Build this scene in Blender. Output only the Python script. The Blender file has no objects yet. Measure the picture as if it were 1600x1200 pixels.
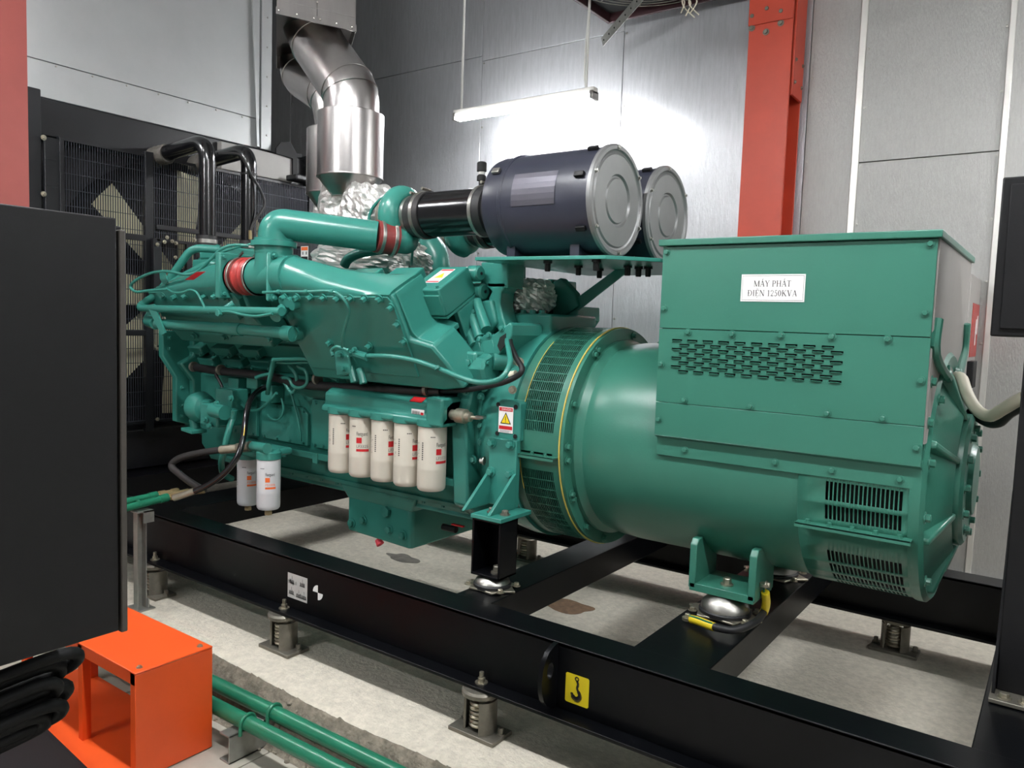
import bpy, bmesh, math, random
from mathutils import Vector as V, Matrix, noise as mnoise
random.seed(7)
SC = bpy.context.scene
COL = SC.collection

# ------------------------------------------------------------------ camera
F = 1212.0                      # focal length in pixels of a 1600x1200 frame
YAW, PITCH, ROLL = math.radians(35.6), math.radians(4.55), math.radians(-1.95)
CAM = V((0, 0, 1.55))
_cy, _sy, _cp, _sp, _cr, _sr = (math.cos(YAW), math.sin(YAW), math.cos(PITCH), math.sin(PITCH), math.cos(ROLL), math.sin(ROLL))
_f0, _r0, _up = V((-_sy, _cy, 0)), V((_cy, _sy, 0)), V((0, 0, 1))
FWD = _f0 * _cp - _up * _sp
_d0 = -(_up * _cp + _f0 * _sp)
RIGHT = _r0 * _cr + _d0 * _sr
DOWN = -_r0 * _sr + _d0 * _cr
cam_data = bpy.data.cameras.new('camera')
cam = bpy.data.objects.new('camera', cam_data)
COL.objects.link(cam)
_m = Matrix.Identity(4)
for i in range(3):
    _m[i][0], _m[i][1], _m[i][2], _m[i][3] = RIGHT[i], -DOWN[i], -FWD[i], CAM[i]
cam.matrix_world = _m
cam_data.sensor_width = 36.0
cam_data.lens = F / 1600 * 36.0
cam_data.clip_start = 0.05
SC.camera = cam

# ------------------------------------------------------------------ world, exposure
W_ = bpy.data.worlds.new('world')
SC.world = W_
W_.use_nodes = True
W_.node_tree.nodes['Background'].inputs[0].default_value = (0.5, 0.55, 0.6, 1)
W_.node_tree.nodes['Background'].inputs[1].default_value = 0.02
SC.view_settings.view_transform = 'Standard'
SC.view_settings.look = 'None'
SC.view_settings.gamma = 1.0
SC.view_settings.use_curve_mapping = False
SC.view_settings.exposure = 0.75
LAMP = 150.0                     # emission of the tube lamps

# ------------------------------------------------------------------ from a measured pixel to a point on a known plane
def ray(px, py):
    return RIGHT * ((px - 800) / F) + DOWN * ((py - 600) / F) + FWD
def on_plane(px, py, n, o, d=0.0):
    v = ray(px, py)
    return CAM + v * ((d - n.dot(CAM - o)) / n.dot(v))
_O = V((0, 0, 0))
def PX(px, py, x): return on_plane(px, py, V((1, 0, 0)), _O, x)
def PY(px, py, y): return on_plane(px, py, V((0, 1, 0)), _O, y)
def PZ(px, py, z): return on_plane(px, py, V((0, 0, 1)), _O, z)
# the V engine: crank axis and the frame of the near cylinder bank (x, out, along the bore)
YC, ZC = 2.91, 1.088
CR = V((0, YC, ZC))
BU = V((0, -0.5, math.sqrt(3) / 2))
BW = V((0, -math.sqrt(3) / 2, -0.5))
def B(x, w, u): return CR + V((x, 0, 0)) + BW * w + BU * u
def PW(px, py, w): return on_plane(px, py, BW, CR, w)
def PU(px, py, u): return on_plane(px, py, BU, CR, u)

# ------------------------------------------------------------------ materials
def lin(c):
    c /= 255.0
    return c / 12.92 if c <= 0.04045 else ((c + 0.055) / 1.055) ** 2.4
def rgb(r, g, b): return (lin(r), lin(g), lin(b), 1)
MATS = {}
def mat(name, col, rough=0.5, metal=0.0, var=0.0, vscale=6.0, bump=0.0, bscale=60.0, stretch=(1, 1, 1), dark=None, emit=None, coat=0.0, rvar=0.0, spec=0.5):
    m = bpy.data.materials.new(name)
    m.use_nodes = True
    nt = m.node_tree
    p = nt.nodes['Principled BSDF']
    p.inputs['Base Color'].default_value = col
    p.inputs['Roughness'].default_value = rough
    p.inputs['Metallic'].default_value = metal
    p.inputs['Specular IOR Level'].default_value = spec
    if coat:
        p.inputs['Coat Weight'].default_value = coat
        p.inputs['Coat Roughness'].default_value = 0.15
    if emit:
        p.inputs['Emission Color'].default_value = emit[0]
        p.inputs['Emission Strength'].default_value = emit[1]
    if var or bump or rvar:
        tc = nt.nodes.new('ShaderNodeNewGeometry')
        mp = nt.nodes.new('ShaderNodeMapping')
        mp.inputs['Scale'].default_value = stretch
        nt.links.new(tc.outputs['Position'], mp.inputs['Vector'])
        if var or rvar:
            n = nt.nodes.new('ShaderNodeTexNoise')
            n.inputs['Scale'].default_value = vscale
            n.inputs['Detail'].default_value = 6
            n.inputs['Roughness'].default_value = 0.65
            nt.links.new(mp.outputs[0], n.inputs['Vector'])
        if var:
            r = nt.nodes.new('ShaderNodeMapRange')
            r.inputs['From Min'].default_value = 0.3
            r.inputs['From Max'].default_value = 0.7
            nt.links.new(n.outputs['Fac'], r.inputs['Value'])
            mx = nt.nodes.new('ShaderNodeMix')
            mx.data_type = 'RGBA'
            d = dark if dark else tuple(c * (1 - var) for c in col[:3]) + (1,)
            l = col if dark else tuple(min(1, c * (1 + var)) for c in col[:3]) + (1,)
            mx.inputs[6].default_value = d
            mx.inputs[7].default_value = l
            nt.links.new(r.outputs[0], mx.inputs[0])
            nt.links.new(mx.outputs[2], p.inputs['Base Color'])
        if rvar:
            r2 = nt.nodes.new('ShaderNodeMapRange')
            r2.inputs['To Min'].default_value = max(0.02, rough - rvar)
            r2.inputs['To Max'].default_value = min(1, rough + rvar)
            nt.links.new(n.outputs['Fac'], r2.inputs['Value'])
            nt.links.new(r2.outputs[0], p.inputs['Roughness'])
        if bump:
            n2 = nt.nodes.new('ShaderNodeTexNoise')
            n2.inputs['Scale'].default_value = bscale
            n2.inputs['Detail'].default_value = 5
            nt.links.new(mp.outputs[0], n2.inputs['Vector'])
            b = nt.nodes.new('ShaderNodeBump')
            b.inputs['Strength'].default_value = bump
            b.inputs['Distance'].default_value = 0.01
            nt.links.new(n2.outputs['Fac'], b.inputs['Height'])
            nt.links.new(b.outputs[0], p.inputs['Normal'])
    MATS[name] = m
    return m
mat('alt_green', rgb(54, 114, 97), 0.31, var=0.03, vscale=3, bump=0.03, bscale=120, rvar=0.05)
mat('eng_green', rgb(52, 126, 114), 0.27, var=0.025, vscale=5, bump=0.008, bscale=60)
mat('pipe_green', rgb(32, 112, 84), 0.30, var=0.08, vscale=9)
mat('black_paint', rgb(6, 7, 10), 0.34, spec=0.22, var=0.25, vscale=4, bump=0.02, bscale=200, rvar=0.08)
mat('black_satin', rgb(13, 13, 15), 0.5, spec=0.3, var=0.2, vscale=3, bump=0.05, bscale=400)
mat('rad_black', rgb(16, 17, 21), 0.42, var=0.15, vscale=5)
mat('pipe_black', rgb(14, 14, 16), 0.18, coat=0.3)
mat('rubber', rgb(22, 22, 24), 0.55, var=0.2, vscale=12)
mat('hose', rgb(38, 36, 36), 0.5, var=0.2, vscale=20, bump=0.1, bscale=200)
mat('grey_hose', rgb(92, 88, 82), 0.55, var=0.25, vscale=25, bump=0.2, bscale=120)
mat('filter_black', rgb(40, 42, 54), 0.35, var=0.1, vscale=4)  # base raised towards blue for the haze of the lamp glow
mat('filter_cap', rgb(128, 128, 128), 0.42, metal=0.55, var=0.05, vscale=10)
mat('steel', rgb(170, 168, 162), 0.36, metal=1.0, var=0.15, vscale=20)
mat('zinc', rgb(178, 172, 155), 0.38, metal=0.9, var=0.15, vscale=40)
mat('dull_steel', rgb(128, 124, 114), 0.5, metal=0.75, var=0.2, vscale=18, bump=0.08, bscale=80)
mat('clad', rgb(166, 162, 160), 0.3, metal=1.0, var=0.06, vscale=5, stretch=(6, 6, 0.6), rvar=0.05)
mat('foil', rgb(226, 224, 220), 0.33, metal=0.72, var=0.10, vscale=14, bump=0.6, bscale=30)
mat('cable_black', rgb(8, 8, 9), 0.6, spec=0.25)
mat('dusty_black', rgb(62, 58, 53), 0.7, var=0.15, vscale=15)
mat('guard_wire', rgb(58, 60, 68), 0.45, metal=0.3)
mat('plate_dark', rgb(92, 90, 98), 0.35, metal=0.6, var=0.1)
mat('galv', rgb(176, 178, 178), 0.5, metal=0.35, var=0.05, vscale=3, bump=0.03, bscale=30)
mat('galv_strut', rgb(158, 158, 152), 0.42, metal=0.7, var=0.15, vscale=14)
mat('wall_sheet', rgb(184, 185, 188), 0.36, metal=0.66, var=0.10, vscale=5, stretch=(9, 9, 1.0), bump=0.30, bscale=22, rvar=0.07)
mat('wall_perf', rgb(160, 159, 156), 0.46, metal=0.5, var=0.06, vscale=9, stretch=(9, 9, 1.5), bump=0.35, bscale=26)
mat('trim_metal', rgb(205, 203, 198), 0.4, metal=0.7)
mat('concrete', rgb(202, 195, 180), 0.85, var=0.16, vscale=34, bump=0.75, bscale=70)
mat('concrete_rough', rgb(128, 120, 106), 0.9, var=0.4, vscale=22, bump=0.9, bscale=60)
mat('tile', rgb(178, 172, 160), 0.42, var=0.12, vscale=6)
mat('grout', rgb(190, 186, 176), 0.9, var=0.1)
mat('ceiling_grey', rgb(185, 185, 185), 0.8, var=0.1)
mat('room_wall', rgb(150, 150, 150), 0.7, metal=0.0, var=0.1)
mat('orange', rgb(226, 84, 30), 0.38, var=0.06, vscale=5)
mat('column_red', rgb(190, 64, 40), 0.45, var=0.08, vscale=4)
mat('column_haze', rgb(158, 78, 72), 0.4, var=0.05)  # haze of reflected light put into the red of the left column
mat('maroon', rgb(46, 18, 22), 0.5, var=0.2)
mat('white_paint', rgb(228, 226, 220), 0.38, var=0.04, vscale=8)
mat('filter_white', rgb(205, 198, 184), 0.33, var=0.03, vscale=8)
mat('white_cool', rgb(205, 206, 208), 0.33, var=0.03, vscale=8)
mat('cream', rgb(214, 208, 172), 0.55, var=0.08, vscale=7)
mat('cable_white', rgb(214, 206, 186), 0.5)
mat('label_white', rgb(236, 234, 232), 0.5)
mat('label_grey', rgb(190, 188, 184), 0.5)
mat('red_print', rgb(196, 28, 36), 0.5)
mat('orange_print', rgb(236, 110, 50), 0.5)
mat('black_print', rgb(20, 20, 22), 0.6)
mat('grey_print', rgb(110, 110, 112), 0.6)
mat('yellow_print', rgb(240, 208, 26), 0.5)
mat('sign_yellow', rgb(222, 200, 20), 0.5)
mat('bellows_red', rgb(166, 54, 50), 0.35, var=0.15, vscale=20)
mat('coupling_red', rgb(128, 48, 46), 0.5, var=0.15, vscale=20)
mat('earth_yellow', rgb(232, 206, 40), 0.4)
mat('edge_seal', rgb(196, 176, 84), 0.55)
mat('void', rgb(6, 7, 8), 0.8)
mat('inside_shade', rgb(14, 24, 20), 0.8)  # shade of interiors and pockets put into the colour
mat('copper', rgb(170, 150, 110), 0.4, metal=0.6)
mat('panel_grey', rgb(150, 146, 142), 0.5, var=0.05)
mat('wood_pale', rgb(180, 160, 120), 0.6)
mat('brown_stain', rgb(120, 92, 66), 0.8, var=0.35, vscale=30)
mat('patch_grey', rgb(110, 106, 98), 0.85, var=0.3, vscale=20)
mat('purple_dust', rgb(130, 52, 66), 0.9, var=0.3, vscale=30)
mat('pink_tag', rgb(214, 60, 76), 0.6)
mat('lamp_tube_wall', rgb(255, 255, 255), 0.4, emit=((0.965, 0.985, 1.0, 1), LAMP * 0.75))
mat('lamp_tube', rgb(255, 255, 255), 0.4, emit=((0.965, 0.985, 1.0, 1), LAMP))

# ------------------------------------------------------------------ mesh helpers
LOC = {}                        # world location of the root each object hangs under
def frame(d):
    d = V(d).normalized()
    a = V((0, 0, 1)) if abs(d.z) < 0.9 else V((1, 0, 0))
    s = d.cross(a).normalized()
    return s, s.cross(d).normalized() * -1, d
class MB:
    def __init__(self): self.v, self.f = [], []
    def add(self, vs, fs):
        n = len(self.v)
        self.v += [V(p) for p in vs]
        self.f += [tuple(i + n for i in f) for f in fs]
        return self
    def box(self, x0, x1, y0, y1, z0, z1):
        return self.add([(x, y, z) for x in (x0, x1) for y in (y0, y1) for z in (z0, z1)],
                        [(0, 1, 3, 2), (4, 6, 7, 5), (0, 4, 5, 1), (2, 3, 7, 6), (0, 2, 6, 4), (1, 5, 7, 3)])
    def obox(self, c, ax, ay, az):          # oriented box: centre and three half-axes
        c, ax, ay, az = V(c), V(ax), V(ay), V(az)
        return self.add([c + ax * i + ay * j + az * k for i in (-1, 1) for j in (-1, 1) for k in (-1, 1)],
                        [(0, 1, 3, 2), (4, 6, 7, 5), (0, 4, 5, 1), (2, 3, 7, 6), (0, 2, 6, 4), (1, 5, 7, 3)])
    def bbox(self, x0, x1, w0, w1, u0, u1):  # box in the bank frame
        return self.add([B(x, w, u) for x in (x0, x1) for w in (w0, w1) for u in (u0, u1)],
                        [(0, 1, 3, 2), (4, 6, 7, 5), (0, 4, 5, 1), (2, 3, 7, 6), (0, 2, 6, 4), (1, 5, 7, 3)])
    def hexa(self, a, b):                   # two quads joined
        return self.add(list(a) + list(b), [(3, 2, 1, 0), (4, 5, 6, 7)] + [(i, (i + 1) % 4, 4 + (i + 1) % 4, 4 + i) for i in range(4)])
    def prism(self, poly, ext):
        n = len(poly); ext = V(ext)
        vs = [V(p) for p in poly] + [V(p) + ext for p in poly]
        return self.add(vs, [tuple(range(n))[::-1], tuple(range(n, 2 * n))] + [(i, (i + 1) % n, n + (i + 1) % n, n + i) for i in range(n)])
    def loft(self, rings, close=True, caps=True):
        n = len(rings[0]); vs = [p for r in rings for p in r]; fs = []
        for k in range(len(rings) - 1):
            for i in range(n if close else n - 1):
                j = (i + 1) % n
                fs.append((k * n + i, k * n + j, (k + 1) * n + j, (k + 1) * n + i))
        if caps:
            fs.append(tuple(range(n))[::-1]); m = (len(rings) - 1) * n
            fs.append(tuple(range(m, m + n)))
        return self.add(vs, fs)
    def lathe(self, o, d, prof, n=32, caps=True):
        s, t, d = frame(d); o = V(o)
        return self.loft([[o + d * h + (s * math.cos(2 * math.pi * i / n) + t * math.sin(2 * math.pi * i / n)) * r for i in range(n)] for r, h in prof], True, caps)
    def cyl(self, a, b, r, r2=None, n=20):
        a, b = V(a), V(b); L = (b - a).length
        return self.lathe(a, b - a, [(r, 0), (r if r2 is None else r2, L)], n)
    def tube(self, pts, r, n=10, smooth=0, caps=True, radii=None):
        pts = [V(p) for p in pts]
        if smooth: pts = catmull(pts, smooth)
        rr = radii if radii else [r] * len(pts)
        rings = []; t0 = (pts[1] - pts[0]).normalized(); s, q, _ = frame(t0)
        for i, p in enumerate(pts):
            t = (pts[min(i + 1, len(pts) - 1)] - pts[max(i - 1, 0)])
            t = t.normalized() if t.length > 1e-9 else t0
            ax = t0.cross(t)
            if ax.length > 1e-7:
                R = Matrix.Rotation(t0.angle(t), 3, ax.normalized()); s = R @ s; q = R @ q
            t0 = t
            k = rr[i] if i < len(rr) else r
            rings.append([p + (s * math.cos(2 * math.pi * j / n) + q * math.sin(2 * math.pi * j / n)) * k for j in range(n)])
        return self.loft(rings, True, caps)
    def sph(self, c, r, n=12, m=8, sc=(1, 1, 1)):
        c = V(c)
        rings = [[c + V((r * sc[0] * math.sin(a) * math.cos(2 * math.pi * i / n), r * sc[1] * math.sin(a) * math.sin(2 * math.pi * i / n), r * sc[2] * math.cos(a))) for i in range(n)]
                 for a in [math.pi * (k + 0.02) / (m - 1 + 0.04) for k in range(m)]]
        return self.loft(rings)
    def quad(self, a, b, c, d): return self.add([a, b, c, d], [(0, 1, 2, 3)])
    def build(self, name, m, parent=None, bevel=0.0, smooth=True, ang=35, seg=2, label=None, cat=None, group=None, kind=None):
        if parent is not None: o0 = LOC[parent.name]
        else:
            xs = [p.x for p in self.v]; ys = [p.y for p in self.v]
            o0 = V(((min(xs) + max(xs)) / 2, (min(ys) + max(ys)) / 2, min(p.z for p in self.v)))
        me = bpy.data.meshes.new(name)
        me.from_pydata([tuple(p - o0) for p in self.v], [], self.f)
        bm = bmesh.new(); bm.from_mesh(me)
        bmesh.ops.recalc_face_normals(bm, faces=bm.faces)
        bm.to_mesh(me); bm.free()
        me.materials.append(MATS[m])
        if smooth:
            me.shade_smooth(); me.set_sharp_from_angle(angle=math.radians(ang))
        o = bpy.data.objects.new(name, me)
        COL.objects.link(o)
        if parent is not None:
            o.parent = parent; LOC[o.name] = LOC[parent.name]
        else:
            o.location = o0; LOC[o.name] = o0
        if bevel:
            b = o.modifiers.new('bevel', 'BEVEL'); b.width = bevel; b.segments = seg; b.limit_method = 'ANGLE'; b.angle_limit = math.radians(40)
            b.harden_normals = False
        tag(o, label, cat, group, kind)
        return o
def tag(o, label=None, cat=None, group=None, kind=None):
    if label: o['label'] = label
    if cat: o['category'] = cat
    if group: o['group'] = group
    if kind: o['kind'] = kind
    return o
def thing(name, loc, label=None, cat=None, group=None, kind=None):
    o = bpy.data.objects.new(name, None)
    o.empty_display_size = 0.1
    o.location = loc
    COL.objects.link(o)
    LOC[o.name] = V(loc)
    return tag(o, label, cat, group, kind)
def catmull(p, k):
    out = []
    for i in range(len(p) - 1):
        a, b, c, d = p[max(i - 1, 0)], p[i], p[i + 1], p[min(i + 2, len(p) - 1)]
        for j in range(k):
            t = j / k
            out.append(0.5 * ((2 * b) + (c - a) * t + (2 * a - 5 * b + 4 * c - d) * t * t + (3 * b - a - 3 * c + d) * t ** 3))
    out.append(p[-1])
    return out
def fillet(pts, r, k=8):        # polyline with rounded corners
    pts = [V(p) for p in pts]; out = [pts[0]]
    for i in range(1, len(pts) - 1):
        a, b, c = pts[i - 1], pts[i], pts[i + 1]
        u, v = (a - b), (c - b)
        ang = u.angle(v)
        rr = r[i - 1] if isinstance(r, (list, tuple)) else r
        d = min(rr / math.tan(ang / 2), u.length * 0.49, v.length * 0.49)
        p0, p1 = b + u.normalized() * d, b + v.normalized() * d
        for j in range(k + 1):
            t = j / k
            out.append(p0 * (1 - t) ** 2 + b * 2 * t * (1 - t) + p1 * t * t)
    out.append(pts[-1])
    return out
# repeated small pieces share one mesh
SHARED = {}
def shared(key, maker, m):
    if (key, m) not in SHARED:
        mb = maker()
        me = bpy.data.meshes.new(str(key[0]))
        me.from_pydata([tuple(p) for p in mb.v], [], mb.f)
        bm = bmesh.new(); bm.from_mesh(me); bmesh.ops.recalc_face_normals(bm, faces=bm.faces); bm.to_mesh(me); bm.free()
        me.materials.append(MATS[m]); me.shade_smooth(); me.set_sharp_from_angle(angle=math.radians(35))
        SHARED[(key, m)] = me
    return SHARED[(key, m)]
def place(name, me, parent, p, d=(0, 0, 1), spin=0.0, up=None):
    o = bpy.data.objects.new(name, me)
    COL.objects.link(o)
    if up is not None:
        z = V(d).normalized(); x = V(up).cross(z).normalized(); y = z.cross(x)
        R = Matrix((x, y, z)).transposed()
    else:
        R = V((0, 0, 1)).rotation_difference(V(d).normalized()).to_matrix() @ Matrix.Rotation(spin, 3, 'Z')
    o.matrix_local = Matrix.Translation(V(p) - LOC[parent.name]) @ R.to_4x4()
    o.parent = parent
    LOC[o.name] = LOC[parent.name]
    return o
def hexbolt(r, h, washer=True):
    def mk():
        mb = MB()
        if washer: mb.lathe((0, 0, 0), (0, 0, 1), [(r * 1.5, 0), (r * 1.5, h * 0.22)], 12)
        mb.lathe((0, 0, h * 0.2), (0, 0, 1), [(r, 0), (r, h * 0.7), (r * 0.82, h * 0.8)], 6)
        return mb
    return ('bolt', r, h, washer), mk
def bolts(parent, pts, d, r=0.009, h=0.012, m='eng_green', washer=True, name='bolt'):
    key, mk = hexbolt(r, h, washer)
    me = shared(key, mk, m)
    return [place(name, me, parent, p, d, random.random() * 1.0) for p in pts]
# lettering: a flat mesh in (s, t), mapped by a function into space
def text_mb(body, size, fn, align='CENTER', depth=0.0):
    c = bpy.data.curves.new('t', 'FONT'); c.body = body; c.size = size; c.align_x = align; c.resolution_u = 3
    o = bpy.data.objects.new('t', c); COL.objects.link(o)
    bpy.context.view_layer.update()
    me = bpy.data.meshes.new_from_object(o)
    mb = MB()
    mb.add([fn(v.co.x, v.co.y) for v in me.vertices], [tuple(p.vertices) for p in me.polygons])
    bpy.data.objects.remove(o); bpy.data.meshes.remove(me); bpy.data.curves.remove(c)
    return mb
def plane_fn(o, right, up, off=0.0):
    o, right, up = V(o), V(right).normalized(), V(up).normalized(); n = right.cross(up)
    return lambda s, t: o + right * s + up * t + n * off
def fquad(fn, s0, s1, t0, t1, mb=None, k=1):
    mb = mb or MB()
    for i in range(k):
        a, b = s0 + (s1 - s0) * i / k, s0 + (s1 - s0) * (i + 1) / k
        mb.quad(fn(a, t0), fn(b, t0), fn(b, t1), fn(a, t1))
    return mb

# ================================================================== THE SETTING
ZP = 0.165                      # top of the concrete plinth
YW = 5.0                        # back wall
fl = MB().box(-7.2, 3.2, -3.2, 5.3, -0.12, -0.012).build('floor', 'grout', kind='structure', label='pale cement floor bed with grey tiles in front of the plinth')
def tile_mk():
    return MB().box(-0.197, 0.197, -0.197, 0.197, -0.012, 0.0)
_tm = shared(('tile',), tile_mk, 'tile')
for i in range(12):
    for j in range(4):
        place('floor_tile', _tm, fl, (-4.0 + 0.4 * i, 1.53 - 0.4 * j, 0.0))
# plinth with a broken, rough near edge
def plinth():
    mb = MB(); nx = 150; rows = []
    for i in range(nx + 1):
        x = -6.9 + 9.6 * i / nx
        def e(s, k): return mnoise.noise(V((x * s, k, 1.7)))
        ye = 1.755 + 0.035 * e(1.6, 0.3) + 0.016 * e(7, 5.1)
        lip = 0.10 + 0.05 * e(2.2, 9.0)
        rows.append([V((x, 5.02, 0)), V((x, 5.02, ZP)), V((x, 1.99, ZP)), V((x, ye + lip, ZP - 0.002)), V((x, ye + 0.035, ZP - 0.012 + 0.006 * e(12, 3))),
                     V((x, ye + 0.008 * e(20, 1), ZP - 0.055 + 0.02 * e(9, 4))), V((x, ye - 0.02 + 0.012 * e(15, 2), 0.05)), V((x, ye - 0.045 + 0.02 * e(11, 8), 0.0))])
    mb.loft(rows, close=True, caps=True)
    return mb
pl_ = plinth().build('trim_1', 'concrete', kind='structure', label='rough cast concrete plinth under the generator', ang=60)
def rubble():                    # crumbling mortar along the foot of the plinth
    mb = MB()
    for i in range(260):
        x = random.uniform(-3.2, -0.6); y = min(1.758, 1.715 + random.gauss(0, 0.026)); z = max(0.003, 0.14 * max(0, (y - 1.69) / 0.065) * random.uniform(0.2, 1.0))
        r = random.uniform(0.004, 0.012); z = min(z, 0.155)
        mb.sph((x, y, z), r, 6, 4, (random.uniform(.8, 1.5), 1, random.uniform(.5, 1)))
    return mb
def broken_edge():
    mb = MB(); nx, ny = 520, 12; rows = []
    for i in range(nx + 1):
        x = -3.4 + 3.0 * i / nx; row = []
        wob = 0.03 * mnoise.noise(V((x * 2.1, 0.4, 0)))
        for j in range(ny + 1):
            t = j / ny; y = 1.672 + wob * t + 0.118 * t
            z = (ZP + 0.004) * (3 * t * t - 2 * t ** 3) if t < 1 else ZP - 0.004
            e = V((x * 26, y * 26, 2.0)); k = (1 - t) * 0.3 + 0.7
            dz = (0.016 * mnoise.noise(e) + 0.010 * mnoise.noise(e * 2.3) + 0.006 * mnoise.noise(e * 5)) * k * (0.15 if j in (0, ny) else 1)
            row.append(V((x + 0.004 * mnoise.noise(e * 3), y, max(0.0005, z + dz))))
        rows.append(row)
    mb.loft(rows, close=False, caps=False)
    return mb
broken_edge().build('broken_edge', 'concrete_rough', pl_, ang=25)
tag(rubble().build('mortar_rubble', 'concrete_rough', ang=80), 'crumbling grey mortar rubble along the foot of the concrete plinth', 'rubble', kind='stuff')
def blotch(c, rx, ry, seed, h=0.0015):
    ring = []
    for i in range(40):
        a = 2 * math.pi * i / 40; k = 1 + 0.35 * mnoise.noise(V((math.cos(a) * 1.5 + seed, math.sin(a) * 1.5, seed)))
        ring.append(V(c) + V((math.cos(a) * rx * k, math.sin(a) * ry * k, 0)))
    return MB().prism(ring, (0, 0, h))
blotch(PZ(888, 947, ZP), 0.13, 0.085, 3.1).build('oil_stain', 'brown_stain', label='dried brown oil stain on the plinth between the two skid crossbeams', cat='stain')
blotch(PZ(630, 872, ZP), 0.13, 0.055, 6.4).build('grey_blotch', 'patch_grey', label='small dark grey patch on the plinth below the oil sump', cat='stain')  # darker grey blotch laid on the plinth
pw = MB()
for i in range(90):
    q = PZ(660, 1192, 0.1); pw.sph(q + V((random.gauss(0, 0.05), random.gauss(0, 0.018), random.uniform(-0.03, 0.02))), random.uniform(0.004, 0.01), 6, 4)
pw.build('purple_powder', 'purple_dust', kind='stuff', label='purple powder spilled at the bottom edge of the plinth by the floor pipes', cat='powder')
# back wall of metal faced acoustic sheets
wb = MB().box(-7.0, 3.2, YW + 0.03, YW + 0.25, 0, 5.0).build('wall_back', 'room_wall', kind='structure', label='back wall clad with dull silver metal sheets')
xs = [-7.0, -6.35, -5.23, -3.98, -2.71, -1.42, -1.13, -0.385, 0.85, 2.1, 3.2]
for i in range(len(xs) - 1):
    zs_ = {2: 3.66, 3: 3.62, 6: PY(1450, 245, YW).z}.get(i)
    for z0, z1 in ((0, zs_), (zs_, 5.0)) if zs_ else ((0, 5.0),):
        MB().box(xs[i] + 0.002, xs[i + 1] - 0.002, YW + random.uniform(0, 0.003), YW + 0.032, z0 + 0.002, z1 - 0.002).build('wall_panel', 'wall_perf' if xs[i] > -1.5 else 'wall_sheet', wb, bevel=0.002)
for n_, (x, w) in enumerate(((-1.122, 0.02), (-0.375, 0.016))):
    t = MB().box(x - w, x + w, YW - 0.012, YW + 0.02, 0.165, 4.9).build('trim_%d' % (n_ + 2), 'trim_metal', kind='structure', bevel=0.004, label=('bright metal cover strip on the wall beside the red column', 'bright metal edge strip on the wall above the black control panel')[n_])
    bolts(t, [V((x + w * 1.6 * (1 if n_ == 0 else -1), YW - 0.002, 0.5 + 0.34 * k)) for k in range(12)], (0, -1, 0), 0.006, 0.006, 'steel', name='rivet')
bolts(wb, [V((x + 0.02, YW - 0.001, z)) for x in xs[1:6] for z in (1.6, 2.1, 2.6, 3.1, 3.6, 4.1)], (0, -1, 0), 0.006, 0.005, 'steel', name='rivet')
MB().box(-7.0, 3.2, YW - 0.07, YW, ZP, ZP + 0.05).build('baseboard_back', 'galv', kind='structure', bevel=0.003, label='grey metal strip along the foot of the back wall')
MB().box(-7.2, -7.0, -3.2, 5.3, 0, 5.0).build('wall_left', 'room_wall', kind='structure', label='far left wall behind the radiator duct')
MB().box(3.2, 3.4, -3.2, 5.3, 0, 5.0).build('wall_right', 'room_wall', kind='structure', label='right wall out of view')
MB().box(-7.2, 3.4, -3.4, -3.2, 0, 5.0).build('wall_front', 'room_wall', kind='structure', label='front wall behind the camera')
MB().box(-7.2, 3.4, -3.4, 5.3, 4.9, 5.1).build('ceiling', 'ceiling_grey', kind='structure', label='grey ceiling slab')

# ------------------------------------------------------------------ steel columns (H sections)
def column(x0, x1, y0, y1, tf, m, label, loc, splice=False):
    t = thing('steel_column', loc, label, 'column')
    xm = (x0 + x1) / 2
    MB().box(x0, x1, y0, y0 + tf, ZP if y0 > 2 else 0, 4.9).build('flange', m, t, bevel=0.002)
    MB().box(x0, x1, y1 - tf, y1, ZP if y0 > 2 else 0, 4.9).build('flange', m, t, bevel=0.002)
    MB().box(xm - 0.006, xm + 0.006, y0 + tf, y1 - tf, ZP if y0 > 2 else 0, 4.9).build('web', m, t)
    if splice:
        MB().box(x0 - 0.002, x1 + 0.002, y0 - 0.012, y0, 3.38, 4.5).build('splice_plate', m, t, bevel=0.002)
        p = MB().box(x1 - 0.003, x1 + 0.012, y0 + 0.03, y1 - 0.02, 2.95, 4.5).build('side_plate', m, t, bevel=0.002)
        bolts(t, [PY(1176, 26, y0), PY(1175, 44, y0), PY(1199, 14, y0), PY(1197, 50, y0), PY(1221, 18, y0), PY(1220, 36, y0)], (0, -1, 0), 0.013, 0.016, 'dull_steel')
        bolts(t, [V((x1 + 0.012, y0 + a, z)) for a in (0.06, 0.2) for z in (3.03, 3.16)], (1, 0, 0), 0.008, 0.01, 'dull_steel')
    return t
MB_w = 0
column(-1.72, -1.458, 4.74, 4.985, 0.016, 'column_red', 'orange red steel column against the wall behind the alternator box', (-1.59, 4.9, ZP), True)
c2 = column(-4.3, -4.0, 1.40, 1.66, 0.016, 'column_haze', 'red steel column at the left edge beside the radiator', (-4.15, 1.53, 0))
MB().box(-4.006, -3.998, 1.40, 1.66, 0, 4.9).build('cover_plate', 'column_haze', c2)

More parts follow.
